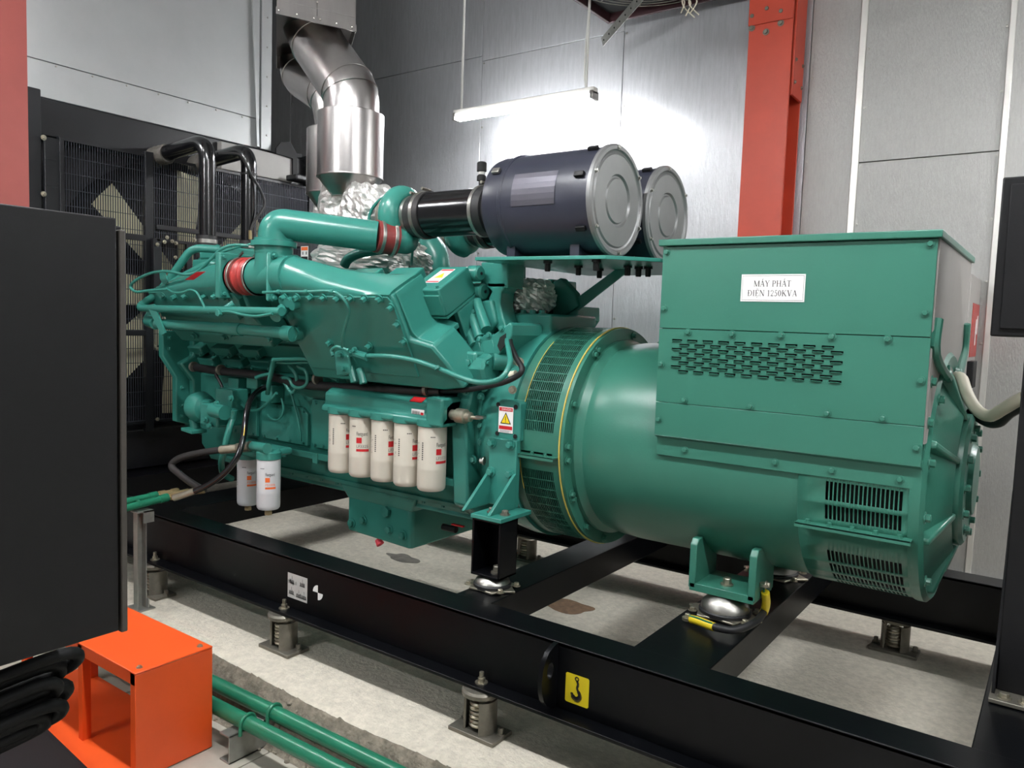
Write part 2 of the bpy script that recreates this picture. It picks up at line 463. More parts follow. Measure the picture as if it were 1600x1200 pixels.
# ------------------------------------------------------------------ tube lamps
def batten(x0, x1, y, z, label, rods=True, ztop=4.9, tube='lamp_tube'):
    t = thing('tube_lamp', ((x0 + x1) / 2, y, z), label, 'lamp')
    MB().box(x0, x1, y - 0.03, y + 0.03, z, z + 0.045).build('housing', 'white_paint', t, bevel=0.004)
    for s in (-0.022, 0.022):
        MB().cyl((x0 + 0.03, y + s, z - 0.016), (x1 - 0.03, y + s, z - 0.016), 0.014, n=12).build('tube', tube, t)
    for x in (x0 + 0.012, x1 - 0.012):
        MB().box(x - 0.012, x + 0.012, y - 0.042, y + 0.042, z - 0.034, z + 0.02).build('end_cap', 'steel', t, bevel=0.004)
    if rods:
        for x in (x0 + 0.055, x1 - 0.075):
            MB().cyl((x, y, z + 0.045), (x, y, ztop), 0.009, n=10).build('drop_rod', 'white_paint', t)
    return t
L1 = batten(-3.86, -2.66, 4.55, 3.066, 'lit twin tube lamp hung on two white rods in front of the silver wall', tube='lamp_tube_wall')
MB().tube([(-2.745, 4.56, 3.12), (-2.76, 4.56, 3.3), (-2.74, 4.565, 3.9), (-2.74, 4.565, 4.9)], 0.005, 8, smooth=4).build('power_cord', 'white_paint', L1)
for k_, (x_, y_, z_, lab_) in enumerate(((-5.0, 1.1, 3.4, 'left tube lamp of the row over the front aisle'), (-2.7, 1.1, 3.4, 'middle tube lamp of the row over the front aisle'), (-0.4, 1.1, 3.4, 'right tube lamp of the row over the front aisle'), (1.9, 1.1, 3.4, 'unseen tube lamp added beyond the row over the front aisle to light right-facing sides'), (0.55, 4.4, 3.2, 'tube lamp near the back wall right of the control panel'), (-3.6, -1.8, 3.4, 'tube lamp near the front wall behind the camera'))):  # last of the aisle row is added, unseen, to brighten sides facing right
    batten(x_, x_ + 1.2, y_, z_, lab_)
# ================================================================== SKID FRAME
ZS = 0.55
sk = thing('skid_frame', (-2.4, 2.91, 0.325), 'long black steel skid frame carrying the engine and alternator', 'skid frame')
X0, X1 = -5.35, 0.25
def beam(y_web, y_in, y_fl, name='side_beam'):
    s = 1 if y_in > y_web else -1
    b = MB().box(X0, X1, min(y_web, y_web + s * 0.012), max(y_web, y_web + s * 0.012), 0.337, ZS - 0.002).build(name, 'black_paint', sk, bevel=0.002)
    MB().box(X0, X1, min(y_web, y_in), max(y_web, y_in), ZS - 0.014, ZS).build('flange', 'black_paint', b, bevel=0.003)
    MB().box(X0, X1, min(y_fl, y_web + s * 0.1), max(y_fl, y_web + s * 0.1), 0.325, 0.337).build('flange', 'black_paint', b, bevel=0.002)
    return b
bn = beam(2.034, 2.162, 1.975)
bf = beam(3.66, 3.786, 3.60)
MB().box(X0, X1, 3.774, 3.786, 0.337, ZS - 0.002).build('web', 'black_paint', bf)
MB().box(X0, X1, 3.75, 3.845, 0.325, 0.337).build('flange', 'black_paint', bf)
def cross(x0, x1, d):
    c = MB().box(x0, x1, 2.05, 3.77, ZS - d, ZS - 0.003).build('cross_beam', 'black_paint', sk, bevel=0.003)
    return c
cross(-1.77, -1.61, 0.12); cross(-1.045, -0.795, 0.12); cross(-0.125, 0.24, 0.14); cross(-3.85, -3.6, 0.13); cross(-5.3, -4.5, 0.13)
# lifting lug: an eye plate welded across the web
def lug(x):
    poly = [V((x, 2.034, 0.548))]
    for k in range(9):
        a = math.radians(80 - 20 * k); poly.append(V((x, 2.034 - 0.085 * max(0, math.cos(a)) ** 0.8 - 0.004, 0.445 + 0.10 * math.sin(a))))
    poly.append(V((x, 2.034, 0.34)))
    hole = [V((x, 2.034 - 0.042 + 0.018 * math.cos(2 * math.pi * k / 16), 0.47 + 0.026 * math.sin(2 * math.pi * k / 16))) for k in range(16)]
    me = bmesh.new(); outer = [me.verts.new(p) for p in poly]; inner = [me.verts.new(p) for p in hole]
    es = [me.edges.new((outer[i], outer[(i + 1) % len(outer)])) for i in range(len(outer))] + [me.edges.new((inner[i], inner[(i + 1) % 16])) for i in range(16)]
    bmesh.ops.triangle_fill(me, use_beauty=True, edges=es)
    mb = MB(); me.verts.index_update(); base = [v.co.copy() for v in me.verts]; tris = [[v.index for v in f.verts] for f in me.faces]; me.free()
    n = len(base); mb.add(base + [p + V((0.016, 0, 0)) for p in base], tris + [[i + n for i in t[::-1]] for t in tris])
    no = len(outer)
    mb.f += [(i, (i + 1) % no, n + (i + 1) % no, n + i) for i in range(no)] + [(no + i, no + (i + 1) % 16, n + no + (i + 1) % 16, n + no + i) for i in range(16)]
    return mb.build('lifting_lug', 'black_paint', sk, ang=30)
lug(PY(866, 1003, 2.034).x)
# signs on the beam
fn = plane_fn(PY(902, 1078, 2.034), (1, 0, 0), (0, 0, 1), 0.001)
sg = MB(); sg.prism([fn(a, b) for a, b in ((-0.038, -0.047), (0.038, -0.047), (0.042, -0.043), (0.042, 0.043), (0.038, 0.047), (-0.038, 0.047), (-0.042, 0.043), (-0.042, -0.043))], (0, -0.001, 0))
sg = sg.build('hook_sign', 'sign_yellow', sk, smooth=False, label='yellow sticker with a black crane hook')
f2 = lambda s, t: fn(s, t) + V((0, -0.0018, 0))
hk = MB(); path = [(-0.001, 0.03), (0.004, 0.018), (0.0, 0.006), (0.006, -0.004), (0.012, -0.016), (0.006, -0.028), (-0.006, -0.03), (-0.016, -0.02), (-0.018, -0.012)]
wid = [0.004, 0.004, 0.004, 0.006, 0.008, 0.009, 0.008, 0.005, 0.001]
pp = catmull([V((a, b, 0)) for a, b in path], 4); ww = [wid[min(i // 4, 8)] for i in range(len(pp))]
for i in range(len(pp) - 1):
    d = (pp[i + 1] - pp[i]).normalized(); nrm = V((-d.y, d.x, 0))
    q = [pp[i] + nrm * ww[i], pp[i] - nrm * ww[i], pp[i + 1] - nrm * ww[i + 1], pp[i + 1] + nrm * ww[i + 1]]
    hk.quad(*[f2(k.x, k.y) for k in q])
for i in range(12):
    a, b = 2 * math.pi * i / 12, 2 * math.pi * (i + 1) / 12
    hk.quad(*[f2(-0.001 + r * math.cos(t), 0.035 + r * math.sin(t)) for t, r in ((a, 0.004), (a, 0.008), (b, 0.008), (b, 0.004))])
hk.build('hook_print', 'black_print', sg, smooth=False)
# grey data plate with sketches, and the quartered centre of gravity mark
c0 = PY(465, 918, 2.034); fn = plane_fn(c0, (1, 0, 0), (0, 0, 1), 0.001)
dp = fquad(fn, -0.062, 0.062, -0.052, 0.052).build('data_plate', 'label_grey', sk, smooth=False, label='small grey plate with handling sketches')
f2 = lambda s, t: fn(s, t) + V((0, -0.0012, 0))
g = MB()
for (s, t) in ((-0.032, 0.02), (0.034, 0.02), (-0.034, -0.026), (0.012, -0.03), (0.044, -0.03)):
    for k in range(5): fquad(f2, s - 0.016 + 0.006 * k, s - 0.013 + 0.006 * k, t - 0.008, t + 0.008 * (0.4 + 0.6 * random.random()), g)
    fquad(f2, s - 0.018, s + 0.014, t - 0.010, t - 0.0075, g); fquad(f2, s - 0.002, s - 0.0005, t + 0.008, t + 0.022, g)
text_ = text_mb('Máy 1', 0.022, lambda s, t: f2(s - 0.03, t + 0.008)); g.add(text_.v, text_.f)
g.build('sketch_print', 'black_print', dp, smooth=False)
c1 = PY(497, 926, 2.034); fn = plane_fn(c1, (1, 0, 0), (0, 0, 1), 0.0012); q = MB()
for a0 in (90, 270):
    for k in range(6):
        a, b = math.radians(a0 + 15 * k), math.radians(a0 + 15 * (k + 1))
        q.add([fn(0, 0), fn(0.03 * math.cos(a), 0.03 * math.sin(a)), fn(0.03 * math.cos(b), 0.03 * math.sin(b))], [(0, 1, 2)])
q.build('gravity_mark', 'label_white', sk, smooth=False, label='white quartered disc mark')

# ------------------------------------------------------------------ spring isolators
def isolator(x, y, label, s=-1):
    t = thing('spring_isolator', (x, y, ZP), label, 'isolator', 'spring isolators under the skid')
    zt = 0.325
    MB().box(x - 0.095, x + 0.095, y - 0.055, y + 0.055, ZP, ZP + 0.014).build('base_plate', 'dull_steel', t, bevel=0.002)
    def shell(a0, a1, r0, r1, z0, z1):
        ring = [(r0, k) for k in range(9)] + [(r1, 8 - k) for k in range(9)]
        poly = [V((x + r * math.cos(math.radians(a0 + (a1 - a0) * k / 8)), y + r * 0.95 * math.sin(math.radians(a0 + (a1 - a0) * k / 8)), z0)) for r, k in ring]
        return MB().prism(poly, (0, 0, z1 - z0))
    shell(-60, 62, 0.05, 0.058, ZP + 0.014, zt - 0.035).build('housing_shell', 'dull_steel', t, ang=50)
    shell(142, 222, 0.05, 0.058, ZP + 0.014, zt - 0.035).build('housing_shell', 'dull_steel', t, ang=50)
    MB().lathe((x, y, zt - 0.028), (0, 0, 1), [(0.052, 0), (0.064, 0.006), (0.066, 0.02), (0.06, 0.028)], 24).build('top_cap', 'dull_steel', t)
    sp = MB(); pts = [V((x + 0.032 * math.cos(k * 0.5), y + 0.032 * math.sin(k * 0.5), ZP + 0.022 + 0.0076 * k * 0.5 / 2.6 * 1.0)) for k in range(76)]
    zr = (zt - 0.05) - (ZP + 0.022); pts = [V((p.x, p.y, ZP + 0.022 + zr * i / 75)) for i, p in enumerate(pts)]
    sp.tube(pts, 0.0065, 7).build('spring', 'zinc', t)
    MB().cyl((x, y, zt + 0.012), (x, y, zt + 0.05), 0.008, n=10).build('stud', 'zinc', t)
    MB().lathe((x, y, zt + 0.012), (0, 0, 1), [(0.022, 0), (0.022, 0.004), (0.0125, 0.004), (0.0125, 0.018)], 12).build('nut', 'zinc', t)
    bolts(t, [V((x - 0.08, y + 0.02, ZP + 0.014)), V((x + 0.08, y + 0.01, ZP + 0.014))], (0, 0, 1), 0.01, 0.024, 'dull_steel')
    return t
isolator(-3.545, 2.012, 'leftmost grey spring isolator under the near skid beam, beside the pipe post')
isolator(-2.562, 2.012, 'grey spring isolator under the near skid beam, below the data plate')
isolator(-1.525, 2.012, 'grey spring isolator under the near skid beam, left of the hook sign')
isolator(-0.53, 3.70, 'grey spring isolator under the far skid beam, below the alternator end')
isolator(-2.5, 3.70, 'grey spring isolator under the far skid beam, seen behind the black mount riser')

# ================================================================== ALTERNATOR
AX = V((0, YC, ZC))
al = thing('alternator', (-0.9, YC, ZS + 0.07), 'large green alternator with a terminal box and mesh guarded fan ring', 'alternator')
def ringpt(x, r, a): return V((x, YC - r * math.cos(a), ZC + r * math.sin(a)))       # a=0 near side, pi/2 top
# barrel
MB().lathe((-1.53, YC, ZC), (1, 0, 0), [(0.30, 0), (0.405, 0.0), (0.405, 0.035), (0.385, 0.06), (0.395, 0.12), (0.40, 0.2), (0.40, 0.86), (0.405, 0.865), (0.405, 0.9)], 96, caps=False).build('barrel', 'alt_green', al, ang=30)
# rear cowl with real ventilation slots
def slotted(x0, x1, r, a0, a1, slots, name, m, parent, na=None, thick=0.004):
    # slots: list of (xa, xb, aa, ab); a cylinder patch cut into cells, cells inside a slot left open
    xsx = sorted({x0, x1} | {v for s in slots for v in s[:2]})
    aas = sorted({a0, a1} | {v for s in slots for v in s[2:]})
    fine = []
    for a, b in zip(aas, aas[1:]):
        k = max(1, int((b - a) / math.radians(5)))
        fine += [a + (b - a) * i / k for i in range(k)]
    fine.append(aas[-1]); aas = fine
    mb = MB(); idx = {}
    def vid(i, j):
        if (i, j) not in idx:
            idx[(i, j)] = len(mb.v); mb.v.append(ringpt(xsx[i], r, aas[j]))
        return idx[(i, j)]
    for i in range(len(xsx) - 1):
        xm = (xsx[i] + xsx[i + 1]) / 2
        for j in range(len(aas) - 1):
            am = (aas[j] + aas[j + 1]) / 2
            if any(s[0] < xm < s[1] and s[2] < am < s[3] for s in slots): continue
            mb.f.append((vid(i, j), vid(i + 1, j), vid(i + 1, j + 1), vid(i, j + 1)))
    o = mb.build(name, m, parent, ang=30)
    so = o.modifiers.new('solid', 'SOLIDIFY'); so.thickness = thick; so.offset = -1 if True else 1
    return o
def arow(px, p0, p1, n, y_guess=None):
    pass
R_ = 0.405
slots = []
def near_angle(px, py, r):        # angle on the barrel seen at a pixel
    v = ray(px, py); best = None
    A_ = v.y * v.y + v.z * v.z; Bq = 2 * ((CAM.y - YC) * v.y + (CAM.z - ZC) * v.z); Cq = (CAM.y - YC) ** 2 + (CAM.z - ZC) ** 2 - r * r
    D = Bq * Bq - 4 * A_ * Cq
    t = (-Bq - math.sqrt(max(0, D))) / (2 * A_); p = CAM + v * t
    return p.x, math.atan2(p.z - ZC, YC - p.y)
xa, a_top = near_angle(1290, 751, R_); xb, _ = near_angle(1412, 775, R_)
rows = [(-2.5, 8.2), (11.2, 16.2), (17.2, 18.6)]
a1_ = a_top
n_s = 18; pitch = (xb - xa) / n_s
def addrow(atop, h):
    for k in range(n_s): slots.append((xa + pitch * k + pitch * 0.14, xa + pitch * k + pitch * 0.86, atop - h, atop))
addrow(a1_, math.radians(8.5)); addrow(a1_ - math.radians(10.5), math.radians(7)); addrow(a1_ - math.radians(20.5), math.radians(1.0))
xl, a_low = near_angle(1295, 858, R_)
for k in range(4): addrow(a_low - math.radians(9.6) * k, math.radians(7.8))
slotted(-0.665, -0.33, R_ + 0.004, math.radians(-88), math.radians(14), slots, 'cowl', 'alt_green', al)
MB().lathe((-0.68, YC, ZC), (1, 0, 0), [(0.36, 0.0), (0.36, 0.34)], 48, caps=False).build('stator_core', 'inside_shade', al)
MB().tube([V((-0.60, YC - 0.31, ZC - 0.02)), V((-0.35, YC - 0.31, ZC - 0.02))], 0.045, 12).build('winding', 'copper', al)
# drip shields
def shelf(px0, px1, a, n, x0, x1, r, w=0.05, nm='drip_shield'):
    p0 = ringpt(x0, r, a); nrm = V((0, -math.cos(a * 0 + 0.0), 0))
    o = MB().box(x0, x1, p0.y - w, p0.y + 0.01, p0.z - 0.006, p0.z).build(nm, 'alt_green', al, bevel=0.001)
    MB().box(x0, x1, p0.y - w, p0.y - w + 0.003, p0.z - 0.014, p0.z).build('lip', 'alt_green', o)
    bolts(al, [V((x0 + (x1 - x0) * (k + 0.5) / n, p0.y - w * 0.45, p0.z)) for k in range(n)], (0, 0, 1), 0.007, 0.01, 'alt_green')
    return o
xs0, aS = near_angle(1272, 815, R_); xs1, _ = near_angle(1430, 840, R_)
shelf(0, 0, aS, 5, -0.665, -0.335, R_, 0.045)
# fan ring with wire mesh: frame bands and bars
RG = 0.452; xr0, xr1 = -1.745, -1.535
def band(x0, x1, r, a0, a1, th=0.006):
    k = max(2, int(abs(a1 - a0) / math.radians(4))); mb = MB(); rings = []
    for i in range(k + 1):
        a = a0 + (a1 - a0) * i / k
        rings.append([ringpt(x0, r, a), ringpt(x1, r, a), ringpt(x1, r - th, a), ringpt(x0, r - th, a)])
    return mb.loft(rings)
rad = math.radians
fr = MB()
for x0, x1 in ((xr0, xr0 + 0.032), (xr1 - 0.028, xr1)):
    b = band(x0, x1, RG, rad(-178), rad(182)); fr.add(b.v, b.f)
for a0, a1 in ((-4, 6), (-13, -6.5), (88, 92), (-88, -80)):
    b = band(xr0 + 0.03, xr1 - 0.026, RG - 0.001, rad(a0), rad(a1)); fr.add(b.v, b.f)
fr.build('fan_ring', 'alt_green', al, ang=30)
ms = MB(); gx0, gx1 = xr0 + 0.03, xr1 - 0.026
def mesh_patch(mb, a0, a1, da=4.9):
    nb = 17
    for i in range(nb + 1):
        x = gx0 + (gx1 - gx0) * i / nb
        b = band(x - 0.0013, x + 0.0013, RG - 0.001, rad(a0), rad(a1), 0.003); mb.add(b.v, b.f)
    k = int((a1 - a0) / da)
    for i in range(k + 1):
        a = rad(a0 + (a1 - a0) * i / k)
        b = band(gx0, gx1, RG, a - 0.0035, a + 0.0035, 0.004); mb.add(b.v, b.f)
mesh_patch(ms, 6, 88); mesh_patch(ms, 92, 178); mesh_patch(ms, -80, -13)
tag(ms.build('wire_mesh', 'alt_green', al, smooth=False), kind='stuff', label='fine green wire mesh around the fan')
MB().lathe((xr0 - 0.01, YC, ZC), (1, 0, 0), [(0.30, 0), (0.452, 0), (0.452, 0.012), (0.40, 0.014)], 72, caps=False).build('ring_flange', 'alt_green', al, ang=30)
sx = MB(); sx.tube([ringpt(xr1 + 0.004, RG + 0.002, rad(a)) for a in range(-100, 130, 4)], 0.0035, 6); sx.build('edge_seal', 'edge_seal', al)
sx = MB(); sx.tube([ringpt(xr0 + 0.032, RG + 0.0005, rad(a)) for a in range(-25, 62, 4)], 0.002, 6); sx.build('edge_seal', 'edge_seal', al)
MB().lathe((-1.53, YC, ZC), (1, 0, 0), [(0.36, 0.002), (0.452, 0.002), (0.452, 0.016), (0.40, 0.018)], 96, caps=False).build('ring_flange', 'alt_green', al, ang=30)
bolts(al, [ringpt(-1.512, 0.428, rad(a)) for a in (58, 54, 22, 0, -7, -26, -29, -52, -75, 100)], (1, 0, 0), 0.011, 0.016, 'alt_green')
MB().lathe((xr0 + 0.01, YC, ZC), (1, 0, 0), [(0.05, 0), (0.33, 0), (0.33, 0.19), (0.05, 0.19)], 48).build('fan_core', 'inside_shade', al)
fb = MB()
for k in range(22):
    a = 2 * math.pi * k / 22
    fb.obox(ringpt((xr0 + xr1) / 2, 0.37, a), (0.085, 0, 0), V((0, -math.cos(a + .5), math.sin(a + .5))) * 0.045, V((0, math.sin(a + .5), math.cos(a + .5))) * 0.003)
fb.build('fan_blades', 'inside_shade', al, smooth=False)  # blades coloured dark for the shade behind the mesh
p = ringpt(0, RG, rad(-5)); o = MB().box(xr0, xr1, p.y - 0.04, p.y + 0.005, p.z - 0.005, p.z).build('drip_shield', 'alt_green', al, bevel=0.001)
MB().box(xr0, xr1, p.y - 0.04, p.y - 0.037, p.z - 0.014, p.z).build('lip', 'alt_green', o)
bolts(al, [V((xr0 + 0.04 + 0.06 * k, p.y - 0.015, p.z)) for k in range(3)], (0, 0, 1), 0.007, 0.01, 'alt_green')
# end bell: rim, ribs and bearing cover
MB().lathe((-0.34, YC, ZC), (1, 0, 0), [(0.20, -0.01), (0.412, -0.01), (0.415, 0.0), (0.415, 0.02), (0.40, 0.032), (0.36, 0.02), (0.30, 0.05), (0.235, 0.085), (0.225, 0.075), (0.0, 0.07)], 72, caps=False).build('end_bell', 'alt_green', al, ang=30)
for k in range(8):
    a = rad(22.5 + 45 * k); d = V((0, -math.cos(a), math.sin(a))); s = V((0, math.sin(a), math.cos(a)))
    MB().hexa([ringpt(-0.33, 0.39, a) + s * 0.016, ringpt(-0.33, 0.39, a) - s * 0.016, ringpt(-0.33, 0.22, a) - s * 0.016, ringpt(-0.33, 0.22, a) + s * 0.016],
              [ringpt(-0.295, 0.385, a) + s * 0.010, ringpt(-0.295, 0.385, a) - s * 0.010, ringpt(-0.245, 0.22, a) - s * 0.010, ringpt(-0.245, 0.22, a) + s * 0.010]).build('rib', 'alt_green', al, bevel=0.006)
bc = MB().lathe((-0.262, YC, ZC), (1, 0, 0), [(0.215, 0), (0.215, 0.02), (0.2, 0.03), (0.12, 0.03), (0.11, 0.045), (0.0, 0.05)], 48, caps=False).build('bearing_cover', 'alt_green', al, ang=30)
bolts(al, [ringpt(-0.234, 0.17, rad(30 * k)) for k in range(12)], (1, 0, 0), 0.012, 0.018, 'alt_green')
bolts(al, [ringpt(-0.31, 0.388, rad(k)) for k in (14, 45, 62, -10, -48)], (1, 0, 0), 0.012, 0.018, 'alt_green')
# terminal box: back plate, three front panels, sloped skirt, lid
bx0, bx1, by0, by1 = -1.155, -0.322, 2.475, 3.33
zt, z1, z2, z3 = 1.83, 1.547, 1.293, 1.176
MB().box(bx0 + 0.004, bx1 - 0.004, by0 + 0.03, by1, 1.25, zt).build('terminal_box', 'alt_green', al, bevel=0.003)
MB().box(bx0 + 0.006, bx1 - 0.006, by0 + 0.012, by0 + 0.03, z3, zt - 0.002).build('slot_shade', 'void', al)  # black slab, shade inside the box put into its colour
MB().box(bx0 - 0.012, bx1 + 0.012, by0 - 0.014, by1 + 0.02, zt - 0.004, zt + 0.018).build('lid', 'alt_green', al, bevel=0.003)
MB().box(bx0, bx1, by0, by0 + 0.012, z1 + 0.001, zt - 0.006).build('panel', 'alt_green', al, bevel=0.0015)
MB().box(bx0, bx1, by0, by0 + 0.012, z3, z2 - 0.001).build('panel', 'alt_green', al, bevel=0.0015)
# louvred panel with open slots
lou = []
for r in range(8):
    for k in range(10):
        f = 0.055 if r % 2 == 0 else 0.098
        px = 1054 + (1318 - 1054) * 0  # measured rows, kept in box coordinates
        xc = bx0 + 0.067 + (0.0545 * k) + (0.027 if r % 2 else 0.0); zc = 1.508 - 0.0149 * r
        lou.append((xc - 0.0185, xc + 0.0185, zc - 0.0036, zc + 0.0036))
def holed_panel(x0, x1, z0, z1_, y, th, holes, name, m, parent):
    X_ = sorted({x0, x1} | {v for h in holes for v in h[:2]}); Z_ = sorted({z0, z1_} | {v for h in holes for v in h[2:]})
    mb = MB(); ix = {}
    def vid(i, j):
        if (i, j) not in ix: ix[(i, j)] = len(mb.v); mb.v.append(V((X_[i], y, Z_[j])))
        return ix[(i, j)]
    rowset = {}
    for h in holes: rowset.setdefault((h[2], h[3]), []).append(h)
    for j in range(len(Z_) - 1):
        zm = (Z_[j] + Z_[j + 1]) / 2
        hs = [h for h in holes if h[2] < zm < h[3]]
        for i in range(len(X_) - 1):
            xm = (X_[i] + X_[i + 1]) / 2
            if any(h[0] < xm < h[1] for h in hs): continue
            mb.f.append((vid(i, j), vid(i + 1, j), vid(i + 1, j + 1), vid(i, j + 1)))
    o = mb.build(name, m, parent, smooth=False)
    so = o.modifiers.new('solid', 'SOLIDIFY'); so.thickness = th; so.offset = 0
    return o
mp_ = holed_panel(bx0, bx1, z2 + 0.001, z1 - 0.001, by0 + 0.003, 0.004, lou, 'louvre_panel', 'alt_green', al)
def scoop():
    mb = MB(); n = 6; rings = []
    for k in range(n + 1):
        a = math.pi / 2 * k / n
        y = -0.006 * math.sin(a); z = -0.0042 + 0.0022 * (1 - math.cos(a))
        w = 0.019 - 0.005 * math.sin(a)
        rings.append([V((-w, y, z)), V((w, y, z)), V((w, y + 0.0016, z + 0.0012)), V((-w, y + 0.0016, z + 0.0012))])
    return mb.loft(rings)
sm = shared(('louvre',), scoop, 'alt_green')
for h in lou:
    o = place('louvre', sm, mp_, ((h[0] + h[1]) / 2, by0 + 0.001, (h[2] + h[3]) / 2))
# sloped skirt under the box and its bolted strip
sk_ = MB().prism([V((bx0, by0, z3)), V((bx0, by0 + 0.045, z3 - 0.02)), V((bx0, by0 + 0.045, z3 + 0.01)), V((bx0, by0 + 0.012, z3 + 0.02))], (bx1 - bx0, 0, 0)).build('skirt', 'alt_green', al)
MB().box(bx0, bx1, by0 + 0.022, by0 + 0.034, 1.105, z3 - 0.008).build('skirt_strip', 'alt_green', al, bevel=0.001)
MB().box(bx0, bx1, by0 + 0.034, by1 - 0.03, 1.2, 1.26).build('box_floor', 'alt_green', al)
gb = 'alt_green'
def fp(px, py, y=by0): return PY(px, py, y)
bolts(al, [fp(*q) for q in ((1042, 394), (1454, 381), (1038, 482), (1446, 489), (1033, 569), (1439, 595), (1029, 655), (1432, 700), (1075, 519), (1144, 522), (1220, 524), (1300, 526), (1387, 530), (1069, 625), (1172, 635), (1292, 646), (1379, 654))], (0, -1, 0), 0.0085, 0.010, gb)
bolts(al, [PY(*q, by0 + 0.022) for q in ((1070, 703), (1211, 722), (1300, 735), (1406, 749))], (0, -1, 0), 0.0085, 0.010, gb)
bolts(al, [V((x, by0 + 0.1, zt + 0.018)) for x in (-1.02, -0.82)], (0, 0, 1), 0.008, 0.01, gb)
# end plate of the box, unpainted grey, with bolt pattern
MB().box(bx1 - 0.004, bx1 + 0.004, by0 + 0.016, by1 - 0.004, 1.24, zt - 0.004).build('end_plate', 'panel_grey', al, bevel=0.001, label='bare grey metal end plate of the box')
bolts(al, [V((bx1 + 0.004, by0 + 0.05, z)) for z in (1.3, 1.42)] + [V((bx1 + 0.004, YC - 0.1, 1.45))], (1, 0, 0), 0.012, 0.014, gb)
for y0, y1_ in ((by0 + 0.04, YC - 0.14), (by1 - 0.08, YC + 0.12)):
    MB().tube([V((bx1 + 0.01, y0, 1.60)), V((bx1 + 0.01, y0, 1.50)), V((bx1 + 0.02, y1_, 1.42))], 0.014, 8, smooth=4).build('lifting_bar', gb, al)
# lifting eye on the barrel
le = fillet([V((-1.34, YC - 0.02, ZC + 0.385)), V((-1.22, YC - 0.02, ZC + 0.50)), V((-1.10, YC - 0.02, ZC + 0.50)), V((-1.1, YC - 0.02, ZC + 0.36))], 0.05)
MB().tube(le, 0.02, 10).build('lifting_eye', gb, al)
# sign: MÁY PHÁT ĐIỆN 1250KVA
c = PY(1207, 450, by0); fn = plane_fn(c, (1, 0, 0), (0, 0, 1), 0.0012)
sgn = MB().prism([fn(a, b) for a, b in ((-0.1, -0.043), (0.1, -0.043), (0.1, 0.043), (-0.1, 0.043))], (0, -0.0008, 0)).build('sign', 'label_white', al, smooth=False, label='white paper sign reading MÁY PHÁT ĐIỆN 1250KVA')
f2 = lambda s, t: fn(s, t) + V((0, -0.0014, 0))
LET = {  # serif capitals drawn as strokes (x0,y0,x1,y1,w) on a unit cap height; arcs as (cx,cy,rx,ry,a0,a1,w0,w1)
 'M': (1.0, [(.10, 0, .10, 1, .05), (.12, 1, .48, 0, .12), (.48, 0, .84, 1, .05), (.86, 0, .86, 1, .13)], [], [(.02, .20, 0), (.74, .98, 0), (.0, .18, 1), (.80, .98, 1)]),
 'A': (.78, [(.10, 0, .38, 1, .05), (.38, 1, .68, 0, .13), (.2, .35, .56, .35, .05)], [], [(0, .22, 0), (.54, .80, 0)]),
 'Y': (.78, [(.10, 1, .40, .45, .12), (.68, 1, .40, .45, .05), (.40, 0, .40, .47, .12)], [], [(.26, .54, 0), (0, .24, 1), (.56, .80, 1)]),
 'P': (.66, [(.17, 0, .17, 1, .12), (.17, .97, .36, .97, .05), (.17, .47, .36, .47, .05)], [(.34, .72, .24, .25, -90, 90, .05, .12)], [(.03, .31, 0), (.03, .2, 1)]),
 'H': (.86, [(.17, 0, .17, 1, .12), (.69, 0, .69, 1, .12), (.17, .5, .69, .5, .05)], [], [(.03, .31, 0), (.55, .83, 0), (.03, .31, 1), (.55, .83, 1)]),
 'T': (.72, [(.36, 0, .36, 1, .12), (.04, .97, .68, .97, .05), (.04, .78, .04, .98, .04), (.68, .78, .68, .98, .04)], [], [(.22, .50, 0)]),
 'D': (.84, [(.17, 0, .17, 1, .12), (.17, .97, .40, .97, .05), (.17, .03, .40, .03, .05), (.0, .5, .4, .5, .05)], [(.38, .5, .36, .47, -90, 90, .05, .12)], [(.03, .2, 0), (.03, .2, 1)]),
 'I': (.38, [(.19, 0, .19, 1, .12)], [], [(.05, .33, 0), (.05, .33, 1)]),
 'E': (.70, [(.17, 0, .17, 1, .12), (.17, .97, .62, .97, .05), (.17, .03, .64, .03, .05), (.17, .51, .46, .51, .05), (.62, .80, .62, .98, .04), (.64, .02, .66, .24, .04), (.46, .4, .46, .62, .04)], [], [(.03, .2, 0), (.03, .2, 1)]),
 'N': (.86, [(.14, 0, .14, 1, .05), (.14, 1, .72, 0, .13), (.72, 0, .72, 1, .05)], [], [(.03, .26, 0), (.0, .18, 1), (.6, .84, 1)]),
 'K': (.84, [(.17, 0, .17, 1, .12), (.2, .45, .66, .98, .05), (.32, .58, .72, 0, .13)], [], [(.03, .31, 0), (.03, .31, 1), (.54, .78, 1), (.56, .86, 0)]),
 'V': (.80, [(.12, 1, .41, 0, .13), (.41, 0, .69, 1, .05)], [], [(0, .26, 1), (.56, .82, 1)]),
 '1': (.54, [(.28, 0, .28, 1, .11), (.12, .86, .28, .98, .05)], [], [(.12, .44, 0)]),
 '2': (.56, [(.07, .06, .50, .06, .11), (.10, .08, .44, .56, .06)], [(.27, .72, .20, .26, -20, 170, .11, .05)], []),
 '5': (.56, [(.18, .95, .48, .95, .09), (.16, .56, .20, .96, .05)], [(.23, .32, .23, .29, -150, 110, .06, .1)], []),
 '0': (.58, [], [(.29, .5, .21, .47, 0, 360, .1, .1)], []),
 ' ': (.30, [], [], []) }
